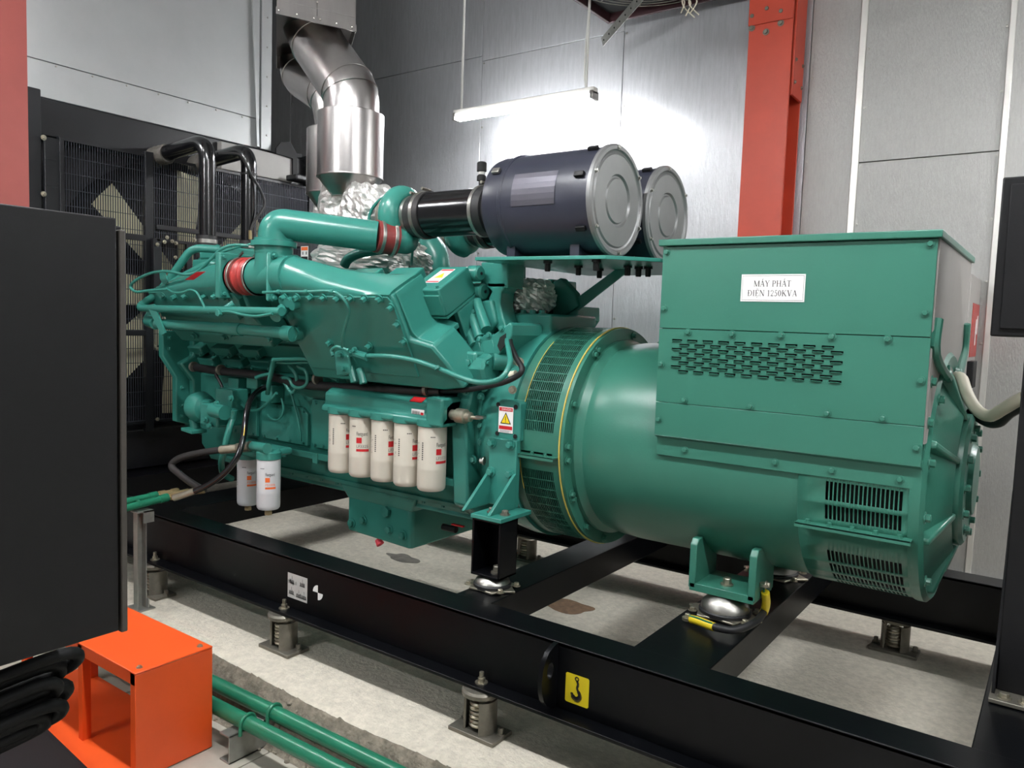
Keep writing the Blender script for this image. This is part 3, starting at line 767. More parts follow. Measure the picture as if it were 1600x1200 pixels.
def serif_text(body, size, s0, t0, mb, acc=True):
    tot = 0; gl = []
    base = {'Á': ('A', 'acute'), 'Đ': ('D', None), 'Ệ': ('E', 'circ')}
    for ch in body:
        k, ac = base.get(ch, (ch, None)); gl.append((k, ac, ch)); tot += LET[k][0] + 0.06
    x = -tot / 2
    for k, ac, ch in gl:
        w_, st, arcs, ser = LET[k]
        st = list(st)
        if k == 'D' and ch != 'Đ': st = st[:-1]
        if ac == 'acute': st += [(w_ * .45, 1.10, w_ * .62, 1.32, .09)]
        if ac == 'circ': st += [(.2, 1.10, .36, 1.27, .06), (.36, 1.27, .52, 1.10, .06), (.30, -.22, .42, -.22, .12)]
        st += [(a, 0.02 if e == 0 else 0.98, b, 0.02 if e == 0 else 0.98, .045) for a, b, e in ser]
        def tr(a, b): return f2((x + a) * size + s0, b * size + t0)
        for a, b, c_, d_, ww_ in st:
            dx, dy = c_ - a, d_ - b; L = math.hypot(dx, dy); nx, ny = -dy / L * ww_ / 2, dx / L * ww_ / 2
            mb.quad(tr(a + nx, b + ny), tr(a - nx, b - ny), tr(c_ - nx, d_ - ny), tr(c_ + nx, d_ + ny))
        for cx, cy, rx, ry, a0, a1, w0, w1 in arcs:
            n = 14
            for i in range(n):
                q = []
                for t in (i, i + 1):
                    a = math.radians(a0 + (a1 - a0) * t / n); ww_ = w0 + (w1 - w0) * math.sin(math.pi * t / n) if a1 - a0 < 300 else .05 + .08 * abs(math.cos(a))
                    q.append(((cx + (rx - ww_ / 2) * math.cos(a), cy + (ry - ww_ / 2) * math.sin(a)), (cx + (rx + ww_ / 2) * math.cos(a), cy + (ry + ww_ / 2) * math.sin(a))))
                mb.quad(tr(*q[0][0]), tr(*q[0][1]), tr(*q[1][1]), tr(*q[1][0]))
        x += w_ + 0.06
tx = MB(); serif_text('MÁY PHÁT', 0.0185, 0.0, 0.0045, tx); serif_text('ĐIỆN 1250KVA', 0.0185, 0.0, -0.0255, tx)
for a, b, c_, d_ in ((-0.096, 0.096, 0.038, 0.0388), (-0.096, 0.096, -0.0388, -0.038), (-0.096, -0.0952, -0.038, 0.038), (0.0952, 0.096, -0.038, 0.038)): fquad(f2, a, b, c_, d_, tx)
tx.build('lettering', 'black_print', sgn, smooth=False)
# mounting feet
def alt_foot(yn, s):
    # yn: near edge of the base plate, s=+1 foot on the near side
    t0 = PZ(1074, 917, 0.665); t1 = PZ(1186, 945, 0.645)
    x0, x1 = -1.035, -0.805
    zb = 0.625
    ya, yb = (yn, yn + 0.2) if s > 0 else (yn - 0.2, yn)
    MB().box(x0, x1, ya, yb, zb, zb + 0.028).build('foot_plate', gb, al, bevel=0.002)
    for x in (x0 - 0.004, x1 - 0.022):
        pr_ = [V((x, yn, zb + 0.01)), V((x, yn, zb + 0.165)), V((x, yn + s * 0.018, zb + 0.185)), V((x, yn + s * 0.05, zb + 0.185)), V((x, yn + s * 0.20, zb + 0.16)), V((x, yn + s * 0.2, zb + 0.01))]
        MB().prism(pr_, (0.026, 0, 0)).build('gusset', gb, al, bevel=0.003)
    bolts(al, [V(((x0 + x1) / 2 + 0.0, yn + s * 0.06, zb + 0.028))], (0, 0, 1), 0.015, 0.026, 'zinc')
YF = PZ(1182, 940, 0.64).y
alt_foot(YF, 1); alt_foot(2 * YC - YF, -1)

# ================================================================== DIESEL ENGINE
EG = 'eng_green'
en = thing('diesel_engine', (-3.0, YC, 0.47), 'large green V engine with bolted side housings and many pipes', 'engine')
def mir(p): return V((p.x, 2 * YC - p.y, p.z))
def yz(y, z): return V((0, y, z))
near = [V((0, YC - 0.30, 0.70)), V((0, YC - 0.36, 0.80)), V((0, YC - 0.37, 1.20)), B(0, 0.17, 0.30), B(0, 0.17, 0.52), B(0, -0.15, 0.52)]
sec = near + [V((0, YC, 1.36))] + [mir(p) for p in near[::-1]]
MB().prism([p + V((-4.0, 0, 0)) for p in sec], (1.95, 0, 0)).build('engine_block', EG, en, bevel=0.006)
# crankcase inspection covers and rails on the near side
yb = YC - 0.37
for x0, x1, z0, z1_ in ((-3.42, -3.05, 0.90, 1.09), (-3.02, -2.78, 0.90, 1.14), (-3.75, -3.46, 0.90, 1.12), (-2.7, -2.4, 0.9, 1.1), (-2.36, -2.06, 0.88, 1.12)):
    c = MB().prism([V((x0 + 0.02, yb - 0.014, z0)), V((x1, yb - 0.014, z0)), V((x1, yb - 0.014, z1_ - 0.03)), V((x1 - 0.04, yb - 0.014, z1_)), V((x0, yb - 0.014, z1_)), V((x0, yb - 0.014, z0 + 0.02))], (0, 0.02, 0)).build('inspection_cover', EG, en, bevel=0.003)
    n = 4
    bolts(en, [V((x0 + 0.03 + (x1 - x0 - 0.06) * k / (n - 1), yb - 0.014, z)) for k in range(n) for z in (z0 + 0.014, z1_ - 0.016)], (0, -1, 0), 0.007, 0.009, EG)
MB().box(-3.55, -1.98, yb - 0.06, yb + 0.02, 0.852, 0.884).build('side_rail', EG, en, bevel=0.003)
for x in (-3.4, -3.2, -2.95): MB().box(x, x + 0.035, yb - 0.066, yb - 0.05, 0.835, 0.885).build('rail_clip', EG, en, bevel=0.002)
# oil pan and deep sump
MB().prism([V((-3.75, 2.62, 0.75)), V((-3.75, 2.60, 0.69)), V((-3.75, 2.72, 0.66)), V((-3.75, 3.10, 0.66)), V((-3.75, 3.22, 0.69)), V((-3.75, 3.20, 0.75))], (1.72, 0, 0)).build('oil_pan', EG, en, bevel=0.008)
MB().box(-3.78, -2.0, 2.565, 3.255, 0.735, 0.755).build('pan_flange', EG, en, bevel=0.003)
bolts(en, [V((-3.7 + 0.115 * k, 2.585, 0.735)) for k in range(15)], (0, 0, -1), 0.008, 0.014, EG)
sump = MB().prism([V((-2.83, 2.60, 0.50)), V((-2.42, 2.60, 0.485)), V((-2.405, 2.615, 0.485)), V((-2.405, 3.2, 0.485)), V((-2.83, 3.2, 0.5))], (0, 0, 0.2)).build('sump', EG, en, bevel=0.014, seg=3)
MB().prism([V((-2.83, 2.6, 0.66)), V((-2.405, 2.6, 0.66)), V((-2.36, 2.57, 0.735)), V((-2.86, 2.57, 0.735))], (0, 0.6, 0)).build('sump_collar', EG, en, bevel=0.008)
bolts(en, [V((-2.56, 2.60, 0.64))], (0, -1, 0), 0.026, 0.022, EG, False, 'drain_plug')
bolts(en, [V((-2.545, 2.60, 0.555)), V((-2.455, 2.60, 0.545)), V((-2.72, 2.6, 0.57)), V((-2.8, 2.6, 0.54))], (0, -1, 0), 0.017, 0.018, EG, True, 'plug')
MB().cyl(PY(590, 843, 2.62), PY(590, 843, 2.62) + V((0.02, 0, -0.02)), 0.014, 0.02).build('drain_tag', 'pink_tag', en)
vl = PY(705, 826, 2.75)
dv = MB().cyl(vl + V((-0.05, 0, 0)), vl + V((0.03, 0, 0)), 0.016, n=12).build('drain_valve', 'black_satin', en)
MB().box(vl.x + 0.005, vl.x + 0.075, vl.y - 0.008, vl.y + 0.008, vl.z + 0.02, vl.z + 0.026).build('valve_lever', 'red_print', dv)
# the front of the engine: gear cover, stepped casting
poly = [PX(*q, -4.02) for q in ((247, 540), (247, 640), (275, 680), (345, 690), (345, 540))]
MB().prism([V((-4.0, 2.50, 1.42)), V((-4.0, 2.50, 1.30)), V((-4.0, 2.42, 1.26)), V((-4.0, 2.50, 1.16)), V((-4.0, 2.50, 0.90)), V((-4.0, 2.62, 0.82)), V((-4.0, 3.22, 0.82)), V((-4.0, 3.32, 0.95)), V((-4.0, 3.3, 1.42))], (-0.10, 0, 0)).build('gear_cover', EG, en, bevel=0.01)
MB().prism([V((-4.04, 2.34, 1.44)), V((-4.04, 2.34, 1.30)), V((-4.04, 2.42, 1.18)), V((-4.04, 2.42, 0.93)), V((-4.04, 2.52, 0.90)), V((-4.04, 2.52, 1.44))], (-0.045, 0, 0)).build('cover_flange', EG, en, bevel=0.006)
bolts(en, [V((-4.04, 2.38, z)) for z in (1.40, 1.34)] + [V((-4.04, 2.455, z)) for z in (1.12, 1.02, 0.96)], (1, 0, 0), 0.009, 0.014, EG)
MB().lathe((-4.1, YC, ZC), (-1, 0, 0), [(0.16, 0), (0.16, 0.12), (0.2, 0.13), (0.2, 0.2), (0.05, 0.22)], 36).build('crank_pulley', 'black_satin', en)
# far bank: plain heads, mostly hidden
MB().add([mir(p) for p in MB().bbox(-3.97, -2.06, -0.13, 0.2, 0.5, 0.7).v], MB().bbox(0, 1, 0, 1, 0, 1).f).build('cylinder_heads', EG, en, bevel=0.008)
NCY = 8; PIT = 0.247
for k in range(NCY):
    xc = -2.13 - PIT * k
    MB().add([mir(p) for p in MB().bbox(xc - 0.082, xc + 0.082, 0.0, 0.2, 0.7, 0.79).v], MB().bbox(0, 1, 0, 1, 0, 1).f).build('rocker_cover', EG, en, bevel=0.006)
    # near bank
    h = MB().bbox(xc - 0.112, xc + 0.082, -0.14, 0.19 if k else 0.06, 0.50, 0.665).build('cylinder_head', EG, en, bevel=0.005)
    c = MB().bbox(xc - 0.082, xc + 0.082, -0.008, 0.206, 0.668, 0.79).build('rocker_cover', EG, en, bevel=0.007)
    MB().bbox(xc - 0.079, xc + 0.079, 0.2, 0.214, 0.675, 0.765).build('cover_face', EG, c, bevel=0.003)
    MB().bbox(xc - 0.085, xc + 0.085, -0.012, 0.21, 0.660, 0.668).build('gasket', EG, c)
    if k < 4:
        bolts(c, [B(xc - 0.07, 0.19, 0.79), B(xc + 0.066, 0.19, 0.79)], BU, 0.007, 0.009, EG)
        if k < 2:
            MB().cyl(B(xc - 0.09, 0.17, 0.655), B(xc + 0.03, 0.17, 0.655), 0.014, n=12).build('injector_line', EG, h)
# the rear face of the near bank: bosses, ribs and pads on the +x side
xe = -2.048
for w_, u_, r in ((-0.04, 0.74, 0.034), (-0.03, 0.66, 0.036)):
    MB().lathe(B(xe, w_, u_), (1, 0, 0), [(r, -0.03), (r, 0.018), (r * 0.8, 0.026), (0.0, 0.026)], 24).build('boss', EG, en, ang=40)
    bolts(en, [B(xe + 0.026, w_, u_)], (1, 0, 0), 0.007, 0.006, 'black_satin', False)
for w_ in (0.0, -0.09, -0.17):
    MB().cyl(B(xe + 0.002, w_, 0.36), B(xe + 0.002, w_, 0.60), 0.026, 0.02, 14).build('rib', EG, en)
bolts(en, [B(xe + 0.004, w_, u_) for w_, u_ in ((-0.05, 0.57), (-0.13, 0.55), (-0.05, 0.45), (0.03, 0.42), (0.06, 0.50), (-0.13, 0.44))], (1, 0, 0), 0.010, 0.014, EG)
MB().bbox(xe - 0.03, xe + 0.002, -0.26, 0.14, 0.30, 0.655).build('bank_end_plate', EG, en, bevel=0.006)
# warning label on the rear rocker cover
lc = B(-2.13, 0.085, 0.7906); fn = plane_fn(lc, (1, 0, 0), -BW, 0.0006)
lb = fquad(fn, -0.036, 0.036, -0.062, 0.062).build('warning_label', 'label_white', en, smooth=False, label='white warning label with red bands')
f2 = lambda s, t: fn(s, t) + BU * 0.0008
for t0_, t1_ in ((0.046, 0.058), (-0.058, -0.048)): fquad(f2, -0.033, 0.033, t0_, t1_).build('red_band', 'red_print', lb, smooth=False)
MB().add([f2(-0.022, -0.02), f2(0.026, -0.02), f2(0.002, 0.03)], [(0, 1, 2)]).build('triangle', 'yellow_print', lb, smooth=False)

# ---- charge air housings on the near bank
WO = 0.36
def wpoly(pts, w): return [B(x, w, u) for x, u in pts]
# rear housing: bolted face, knee and lower ledge
face = [(-2.80, 0.845), (-2.158, 0.845), (-2.144, 0.815), (-2.144, 0.645), (-2.03, 0.62), (-1.985, 0.54), (-1.935, 0.43), (-2.05, 0.41), (-2.85, 0.41), (-2.86, 0.62), (-2.84, 0.80)]
hr = MB().prism(wpoly(face, WO), -BW * 0.16).build('air_housing', EG, en, bevel=0.012, seg=3)
cover = [(-2.79, 0.838), (-2.166, 0.838), (-2.152, 0.812), (-2.152, 0.60), (-2.16, 0.47), (-2.83, 0.47), (-2.845, 0.62), (-2.83, 0.79)]
cv = MB().prism(wpoly(cover, WO + 0.008), -BW * 0.02).build('cover_plate', EG, hr, bevel=0.002)
bolts(hr, [PW(*q, WO + 0.008) for q in ((445, 463), (465, 464), (486, 464), (506, 465), (528, 466), (549, 466), (571, 466), (594, 467), (612, 480), (622, 506), (632, 533), (516, 535), (578, 540))], BW, 0.0125, 0.026, EG)
# end strip: rounded vertical surface to the head
MB().prism(wpoly([(-2.144, 0.845), (-2.146, 0.62), (-2.035, 0.60), (-2.035, 0.622), (-2.11, 0.642), (-2.128, 0.67), (-2.135, 0.82)], WO - 0.02), -BW * 0.17).build('end_strip', EG, hr, bevel=0.004)
# tapering duct on top of the rear housing
AXY, AXZ = 2.22, 1.72
def duct(xs_, us_, k=14):
    rings = []
    for i in range(k + 1):
        t = i / k; x = xs_[0] + (xs_[-1] - xs_[0]) * t
        j = min(int(t * (len(us_) - 1)), len(us_) - 2); f = t * (len(us_) - 1) - j; uc = us_[j] * (1 - f) + us_[j + 1] * f
        h = uc - 0.845; rd = min(1, h / 0.09)
        ring = [(0.362, 0.80), (0.362, 0.846), (0.352 + 0.016 * rd, 0.845 + 0.30 * h), (0.345 + 0.012 * rd, 0.845 + 0.62 * h), (0.325, 0.845 + 0.88 * h), (0.295, 0.845 + 0.985 * h), (0.265, 0.845 + h), (0.235, 0.845 + 0.93 * h), (0.205, 0.845 + 0.7 * h), (0.185, 0.845 + 0.3 * h), (0.175, 0.80), (0.175, 0.70), (0.355, 0.70)]
        rings.append([B(x, w_, u_) for w_, u_ in ring])
    return MB().loft(rings)
duct((-2.80, -2.158), (0.978, 0.945, 0.905, 0.88, 0.862, 0.852)).build('tapered_duct', EG, hr, bevel=0.0, ang=42)
MB().lathe((-2.85, AXY, AXZ), (1, 0, 0), [(0.090, 0), (0.090, 0.07)], 32).build('duct_neck', EG, hr)
# front housing
facef = [(-3.89, 0.838), (-3.16, 0.845), (-3.14, 0.80), (-3.14, 0.70), (-3.10, 0.62), (-3.10, 0.535), (-3.88, 0.535), (-3.93, 0.62), (-3.92, 0.78)]
hf = MB().prism(wpoly(facef, WO - 0.03), -BW * 0.13).build('air_housing', EG, en, bevel=0.012, seg=3)
MB().prism(wpoly([(-3.87, 0.838), (-3.17, 0.845), (-3.15, 0.81), (-3.16, 0.745), (-3.87, 0.735), (-3.90, 0.78)], WO), -BW * 0.04).build('cover_plate', EG, hf, bevel=0.003)
bolts(hf, [PW(*q, WO) for q in ((256, 462), (274, 463), (290, 462), (321, 462), (337, 462), (354, 463))], BW, 0.0125, 0.026, EG)
duct((-3.22, -3.89), (0.972, 0.955, 0.93, 0.905, 0.875, 0.85)).build('tapered_duct', EG, hf, ang=42)
MB().lathe((-3.185, AXY, AXZ), (-1, 0, 0), [(0.086, 0), (0.086, 0.06)], 32).build('duct_neck', EG, hf)
fl_ = MB().box(-3.222, -3.185, AXY - 0.10, AXY + 0.1, AXZ - 0.105, AXZ + 0.105).build('square_flange', EG, hf, bevel=0.006)
bolts(hf, [V((-3.185, AXY + s * 0.08, AXZ + t * 0.085)) for s in (-1, 1) for t in (-1, 1)], (1, 0, 0), 0.009, 0.014, EG)
q0 = PW(300, 442, WO); mk = [PU(290, 437, 0.905), PU(310, 424, 0.905), PU(322, 424, 0.905), PU(302, 437, 0.905)]
MB().prism([PW(*q, 0.352) for q in ((289, 437), (307, 425), (322, 424), (303, 437))], BW * 0.002).build('red_mark', 'red_print', hf, smooth=False)
# red wedge mark on the front duct
a_ = [V((-3.62, 2.175, 1.76)), V((-3.42, 2.215, 1.808)), V((-3.36, 2.215, 1.81)), V((-3.50, 2.165, 1.768))]
# red bellows and tee
MB().cyl((-3.19, AXY, AXZ), (-3.15, AXY, AXZ), 0.078, n=28).build('spigot', EG, hf)
prof = []
for k in range(25):
    t = k / 24; prof.append((0.080 + 0.008 * math.cos(t * math.pi * 6), 0.14 * t))
bl = MB().lathe((-3.17, AXY, AXZ), (1, 0, 0), prof, 32).build('red_bellows', 'bellows_red', en, ang=60, label='red rubber bellows with clamps')
for x in (-3.165, -3.045): MB().lathe((x, AXY, AXZ), (1, 0, 0), [(0.088, 0), (0.090, 0.003), (0.090, 0.012), (0.088, 0.015)], 32).build('clamp_band', 'steel', bl)
for x in (-3.155, -3.04): MB().obox((x, AXY - 0.01, AXZ + 0.10), V((0.05, -0.02, 0.012)) * 0.7, (0, 0.005, 0), (0, 0, 0.005)).build('clamp_screw', 'steel', bl)
tee = MB().tube(fillet([V((-3.05, AXY, AXZ)), V((-2.925, AXY, AXZ)), V((-2.925, AXY, AXZ + 0.14))], 0.08), 0.082, 28).build('tee_pipe', EG, en, ang=50)
MB().cyl((-2.97, AXY, AXZ), (-2.85, AXY, AXZ), 0.080, n=28).build('tee_branch', EG, tee)
f3 = MB().box(-2.872, -2.85, AXY - 0.085, AXY + 0.085, AXZ - 0.115, AXZ + 0.10).build('oval_flange', EG, en, bevel=0.012, seg=3)
bolts(en, [V((-2.85, AXY - 0.06, AXZ - 0.10)), V((-2.85, AXY - 0.06, AXZ + 0.085))], (1, 0, 0), 0.011, 0.02, EG)
MB().lathe((-2.925, AXY, AXZ + 0.10), (0, 0, 1), [(0.084, 0), (0.084, 0.03), (0.1, 0.03), (0.1, 0.052), (0.088, 0.055), (0.088, 0.065)], 32, caps=False).build('collar', EG, en, ang=30)
e1 = PZ(590, 369.5, 1.918)
xp = -2.925
cp_ = fillet([V((xp, AXY, AXZ + 0.12)), V((xp, AXY, 1.955)), e1], 0.13, 12)
MB().tube(cp_, 0.069, 28).build('crossover_pipe', EG, en, ang=50)
e2 = PZ(619, 374, 1.912)
d_ = (e2 - e1)
cu = MB().cyl(e1 - d_ * 0.1, e2, 0.074, n=28).build('red_coupling', 'coupling_red', en, label='dark red rubber coupling between pipe and turbocharger')
for t in (0.05, 0.7): MB().lathe(e1 + d_ * t, d_, [(0.076, 0), (0.078, 0.002), (0.078, 0.014), (0.076, 0.016)], 28).build('clamp_band', 'steel', cu)

# ---- coolant rails and small pipes on the near bank
def pipe(pts, y, r, name, m=EG, parent=None, sm=5, n=10):
    ys = y if isinstance(y, (list, tuple)) else [y] * len(pts)
    P = [PY(px, py, yy) for (px, py), yy in zip(pts, ys)]
    return MB().tube(P, r, n, smooth=sm).build(name, m, parent or en, ang=60)
p1_ = fillet([PY(245, 460, 2.2), PY(213, 481, 2.16), PY(300, 484, 2.12), PY(440, 487, 2.12)], 0.05)
MB().tube(p1_, 0.019, 14).build('coolant_rail', EG, en, ang=60)
r2 = MB().tube([PY(246, 506, 2.17), PY(340, 512, 2.17), PY(455, 521, 2.17)], 0.026, 16).build('coolant_rail', EG, en, ang=60)
MB().cyl(PY(352, 513, 2.17), PY(378, 515, 2.17), 0.030, n=18).build('sleeve', EG, r2)
MB().cyl(PY(444, 520, 2.17), PY(458, 522, 2.18), 0.034, n=18).build('sleeve', EG, r2)
MB().tube(fillet([PY(244, 506, 2.17), PY(232, 502, 2.2), PY(238, 490, 2.24)], 0.03), 0.03, 14).build('rail_elbow', EG, r2, ang=60)
MB().cyl(PY(452, 522, 2.18), PY(470, 520, 2.30), 0.035, n=18).build('rail_elbow', EG, r2)
MB().cyl(PY(430, 495, 2.12), PY(448, 478, 2.2), 0.026, n=16).build('rail_fitting', EG, en)
MB().cyl(PY(342, 490, 2.11), PY(366, 474, 2.16), 0.017, n=12).build('rail_fitting', EG, en)
bolts(en, [PY(345, 489, 2.1)], (0, -1, 0), 0.018, 0.02, EG, False)
for px, py in ((448, 473), (455, 477), (440, 470)):
    MB().cyl(PY(px, py, 2.16), PY(px + 12, py - 3, 2.2), 0.022, n=14).build('fitting', EG, en)
br = MB().prism([PY(q[0], q[1], 2.13) for q in ((229, 477), (240, 475), (258, 520), (252, 524))], (0, 0.008, 0)).build('rail_bracket', EG, en)
bolts(en, [PW(*q, WO - 0.02) for q in ((305, 524), (352, 526), (362, 521), (422, 528))], BW, 0.014, 0.02, EG)
pipe([(388, 384), (365, 383), (346, 389), (330, 404), (310, 423), (290, 429), (262, 424), (235, 427), (212, 438), (204, 448), (213, 456), (232, 454), (262, 452)], [2.3, 2.25, 2.22, 2.2, 2.18, 2.15, 2.14, 2.14, 2.14, 2.14, 2.14, 2.14, 2.15], 0.0075, 'fuel_line')
pipe([(262, 452), (272, 457), (285, 457), (297, 453), (307, 457), (315, 470), (322, 485), (328, 489)], [2.14, 2.12, 2.12, 2.13, 2.12, 2.11, 2.11, 2.11], 0.006, 'fuel_line')
pipe([(346, 488), (358, 487), (380, 492), (402, 494), (426, 490)], 2.1, 0.0065, 'fuel_line')
MB().tube(fillet([PY(345, 390, 2.45), PY(300, 387, 2.36), PY(262, 440, 2.3), PY(244, 462, 2.28)], 0.1), 0.021, 14).build('water_pipe', EG, en, ang=60)
MB().tube(fillet([PY(362, 414, 2.42), PY(322, 412, 2.32), PY(280, 434, 2.27), PY(246, 456, 2.25)], 0.06), 0.016, 12).build('water_pipe', EG, en, ang=60)
MB().prism([PY(q[0], q[1], 2.17) for q in ((249, 424), (256, 424), (262, 440), (256, 446), (250, 436))], (0, 0.006, 0)).build('clip', EG, en)
for px, py in ((412, 458), (440, 456), (480, 455), (528, 456)):
    pass
pipe([(411, 457), (440, 456), (480, 456), (515, 455), (532, 462), (543, 478), (545, 490), (540, 508), (535, 530), (535, 542)], [2.10, 2.10, 2.10, 2.10, 2.10, 2.12, 2.14, 2.16, 2.19, 2.22], 0.0065, 'fuel_line')
for px in (437, 479, 519): MB().lathe(PY(px - 3, 456, 2.10), (1, 0, 0), [(0.0095, 0), (0.0095, 0.02)], 10).build('line_clip', EG, en)
# top of the engine behind the front housing: thermostat and water manifold blocks
tb = MB().box(-4.02, -3.42, 2.50, 2.86, 1.70, 1.84).build('water_manifold', EG, en, bevel=0.012, seg=3)
MB().box(-3.98, -3.72, 2.52, 2.80, 1.84, 1.905).build('thermostat_housing', EG, tb, bevel=0.01)
MB().box(-4.06, -3.90, 2.62, 2.98, 1.78, 1.87).build('outlet_flange', EG, tb, bevel=0.01)
MB().lathe((-4.12, 2.66, 1.78), (0, 0, 1), [(0.06, 0), (0.06, 0.06), (0.05, 0.06), (0.05, 0.10)], 20).build('outlet_neck', EG, tb)
MB().lathe((-4.12, 2.94, 1.78), (0, 0, 1), [(0.06, 0), (0.06, 0.06), (0.05, 0.06), (0.05, 0.10)], 20).build('outlet_neck', EG, tb)
bolts(tb, [V((x, y, 1.905)) for x in (-3.95, -3.85, -3.75) for y in (2.55, 2.77)], (0, 0, 1), 0.01, 0.016, EG)
pipe([(330, 402), (352, 392), (385, 383), (405, 380), (425, 384)], [2.3, 2.32, 2.36, 2.4, 2.45], 0.006, 'fuel_line')

# ---- the lower side: port covers, brackets, pumps, harness
for k in range(3):
    for r in range(2):
        px0, py0 = 284 + 43.5 * k + 18 * r, 541 + 2 * k + 17.5 * r
        a_, b_ = PW(px0, py0, 0.235), PW(px0 + 30, py0 + 2, 0.235)
        xm = (a_.x + b_.x) / 2; u0 = (a_ - CR).dot(BU)
        c = MB().bbox(xm - 0.085, xm + 0.085, 0.15, 0.238, u0 - 0.05, u0).build('port_cover', EG, en, bevel=0.006)
        bolts(c, [B(xm - 0.07, 0.238, u0 - 0.04), B(xm + 0.07, 0.238, u0 - 0.04)], BW, 0.009, 0.014, EG)
for k in range(4):
    xm = -2.75 + 0.247 * k - 0.0
    MB().bbox(xm - 0.085, xm + 0.085, 0.12, 0.215, 0.25, 0.36).build('port_cover', EG, en, bevel=0.006)
MB().bbox(-3.95, -2.06, 0.16, 0.19, 0.24, 0.46).build('bank_skirt', EG, en, bevel=0.005)
# wiring harness under the bank
hb = MB().tube([PY(*q, 2.44) for q in ((300, 573), (345, 580), (420, 588), (470, 600), (540, 606), (620, 610), (690, 611))], 0.022, 10, smooth=4).build('wiring_harness', 'rubber', en, ang=60)
MB().tube([PY(*q, y) for q, y in (((690, 611), 2.44), ((730, 609), 2.42), ((770, 602), 2.40), ((800, 592), 2.38), ((816, 578), 2.38), ((806, 558), 2.42), ((797, 535), 2.5), ((800, 522), 2.6))], 0.011, 10, smooth=5).build('harness_branch', 'rubber', hb, ang=60)
MB().tube([PY(*q, y) for q, y in (((797, 522), 2.62), ((830, 530), 2.7), ((880, 527), 2.8), ((900, 520), 2.9))], 0.012, 8, smooth=5).build('harness_branch', 'rubber', hb, ang=60)
for px, py in ((303, 573), (345, 578), (668, 609), (496, 592)):
    p = PY(px, py, 2.43); MB().lathe(p, (1, 0, 0.05), [(0.028, -0.008), (0.028, 0.008)], 14).build('p_clip', 'dull_steel', hb)
pipe([(337, 585), (345, 600), (350, 614)], 2.42, 0.008, 'harness_branch', 'rubber', hb)
# fuel lines, hoses and brackets under the bank (green)
pipe([(428, 562), (450, 561), (480, 561), (510, 565), (530, 567)], 2.36, 0.010, 'fuel_line')
pipe([(430, 566), (455, 567), (485, 566), (515, 569)], 2.38, 0.007, 'fuel_line')
pipe([(428, 562), (426, 572), (420, 600), (418, 615)], [2.36, 2.38, 2.40, 2.42], 0.012, 'fuel_line')
pipe([(465, 572), (478, 580), (480, 598), (470, 606), (458, 603), (452, 592), (442, 590)], 2.42, 0.009, 'fuel_line')
pipe([(452, 572), (462, 585), (463, 602), (456, 614), (446, 600), (440, 590)], 2.43, 0.009, 'fuel_line')
pipe([(498, 564), (503, 578), (516, 588), (528, 594)], 2.42, 0.009, 'fuel_line')
pipe([(362, 628), (378, 632), (390, 641), (404, 640), (420, 628), (432, 614)], 2.42, 0.008, 'fuel_line')
pipe([(440, 622), (443, 640), (436, 655), (425, 655), (418, 648)], 2.48, 0.006, 'fuel_line')
pipe([(400, 590), (412, 586), (425, 584)], 2.42, 0.010, 'fuel_line')
pipe([(455, 615), (462, 640), (468, 668), (470, 690)], 2.50, 0.006, 'fuel_line')
pipe([(520, 556), (518, 548), (525, 542), (535, 544), (545, 548)], 2.26, 0.007, 'fuel_line')
# manifold block with valves, then the long line to the flywheel end
vb = MB().obox(PY(545, 566, 2.33), (0.045, 0, 0.01), (0, 0.04, 0), (-0.008, 0, 0.055)).build('valve_block', EG, en, bevel=0.008)
for px, py, L in ((548, 585, 24), (562, 588, 22), (540, 560, -14)):
    MB().cyl(PY(px, py - 12, 2.31), PY(px + 6, py + L * 0.5, 2.31), 0.017, n=10).build('valve_stem', EG, vb)
MB().cyl(PY(528, 568, 2.32), PY(545, 568, 2.32), 0.014, n=10).build('union', EG, vb)
MB().cyl(PY(556, 552, 2.30), PY(575, 558, 2.28), 0.018, n=10).build('union', EG, vb)
bolts(vb, [PY(*q, 2.29) for q in ((534, 555), (548, 552), (555, 547), (538, 576))], (0, -1, 0), 0.010, 0.016, EG)
pipe([(572, 556), (610, 557), (650, 564), (690, 578), (720, 590), (745, 597), (770, 596), (786, 588), (797, 568), (795, 548), (792, 532), (796, 524), (812, 522), (840, 524), (862, 523)],
     [2.28, 2.27, 2.27, 2.26, 2.26, 2.27, 2.28, 2.29, 2.33, 2.4, 2.5, 2.58, 2.64, 2.72, 2.8], 0.0105, 'return_line')
MB().cyl(PY(682, 573, 2.25), PY(684, 577, 2.25), 0.012, n=10).build('line_clip', EG, en)
# fuel pump group at the front corner
fp_ = MB().lathe(PY(300, 634, 2.36), (1, 0.1, -0.02), [(0.045, 0), (0.045, 0.03), (0.075, 0.03), (0.085, 0.07), (0.07, 0.11), (0.05, 0.12), (0.05, 0.16), (0.03, 0.17)], 24).build('fuel_pump', EG, en, ang=40)
MB().box(-3.66, -3.50, 2.32, 2.48, 0.96, 1.08).build('pump_body', EG, fp_, bevel=0.012)
MB().cyl(PY(333, 640, 2.31), PY(352, 645, 2.31), 0.038, n=16).build('pump_governor', EG, fp_)
MB().box(-3.58, -3.44, 2.36, 2.46, 1.05, 1.16).build('pump_bracket', EG, fp_, bevel=0.006)
MB().cyl(PY(303, 655, 2.36), PY(306, 672, 2.36), 0.026, n=14).build('pump_inlet', EG, fp_)
MB().obox(PY(303, 672, 2.34), (0.05, 0, -0.004), (0, 0.045, 0), (0, 0, 0.009)).build('pump_flange', EG, fp_, bevel=0.003)
bolts(fp_, [PY(*q, 2.31) for q in ((322, 655), (340, 630), (362, 622), (328, 665), (346, 650))], (0, -1, 0), 0.012, 0.016, EG)
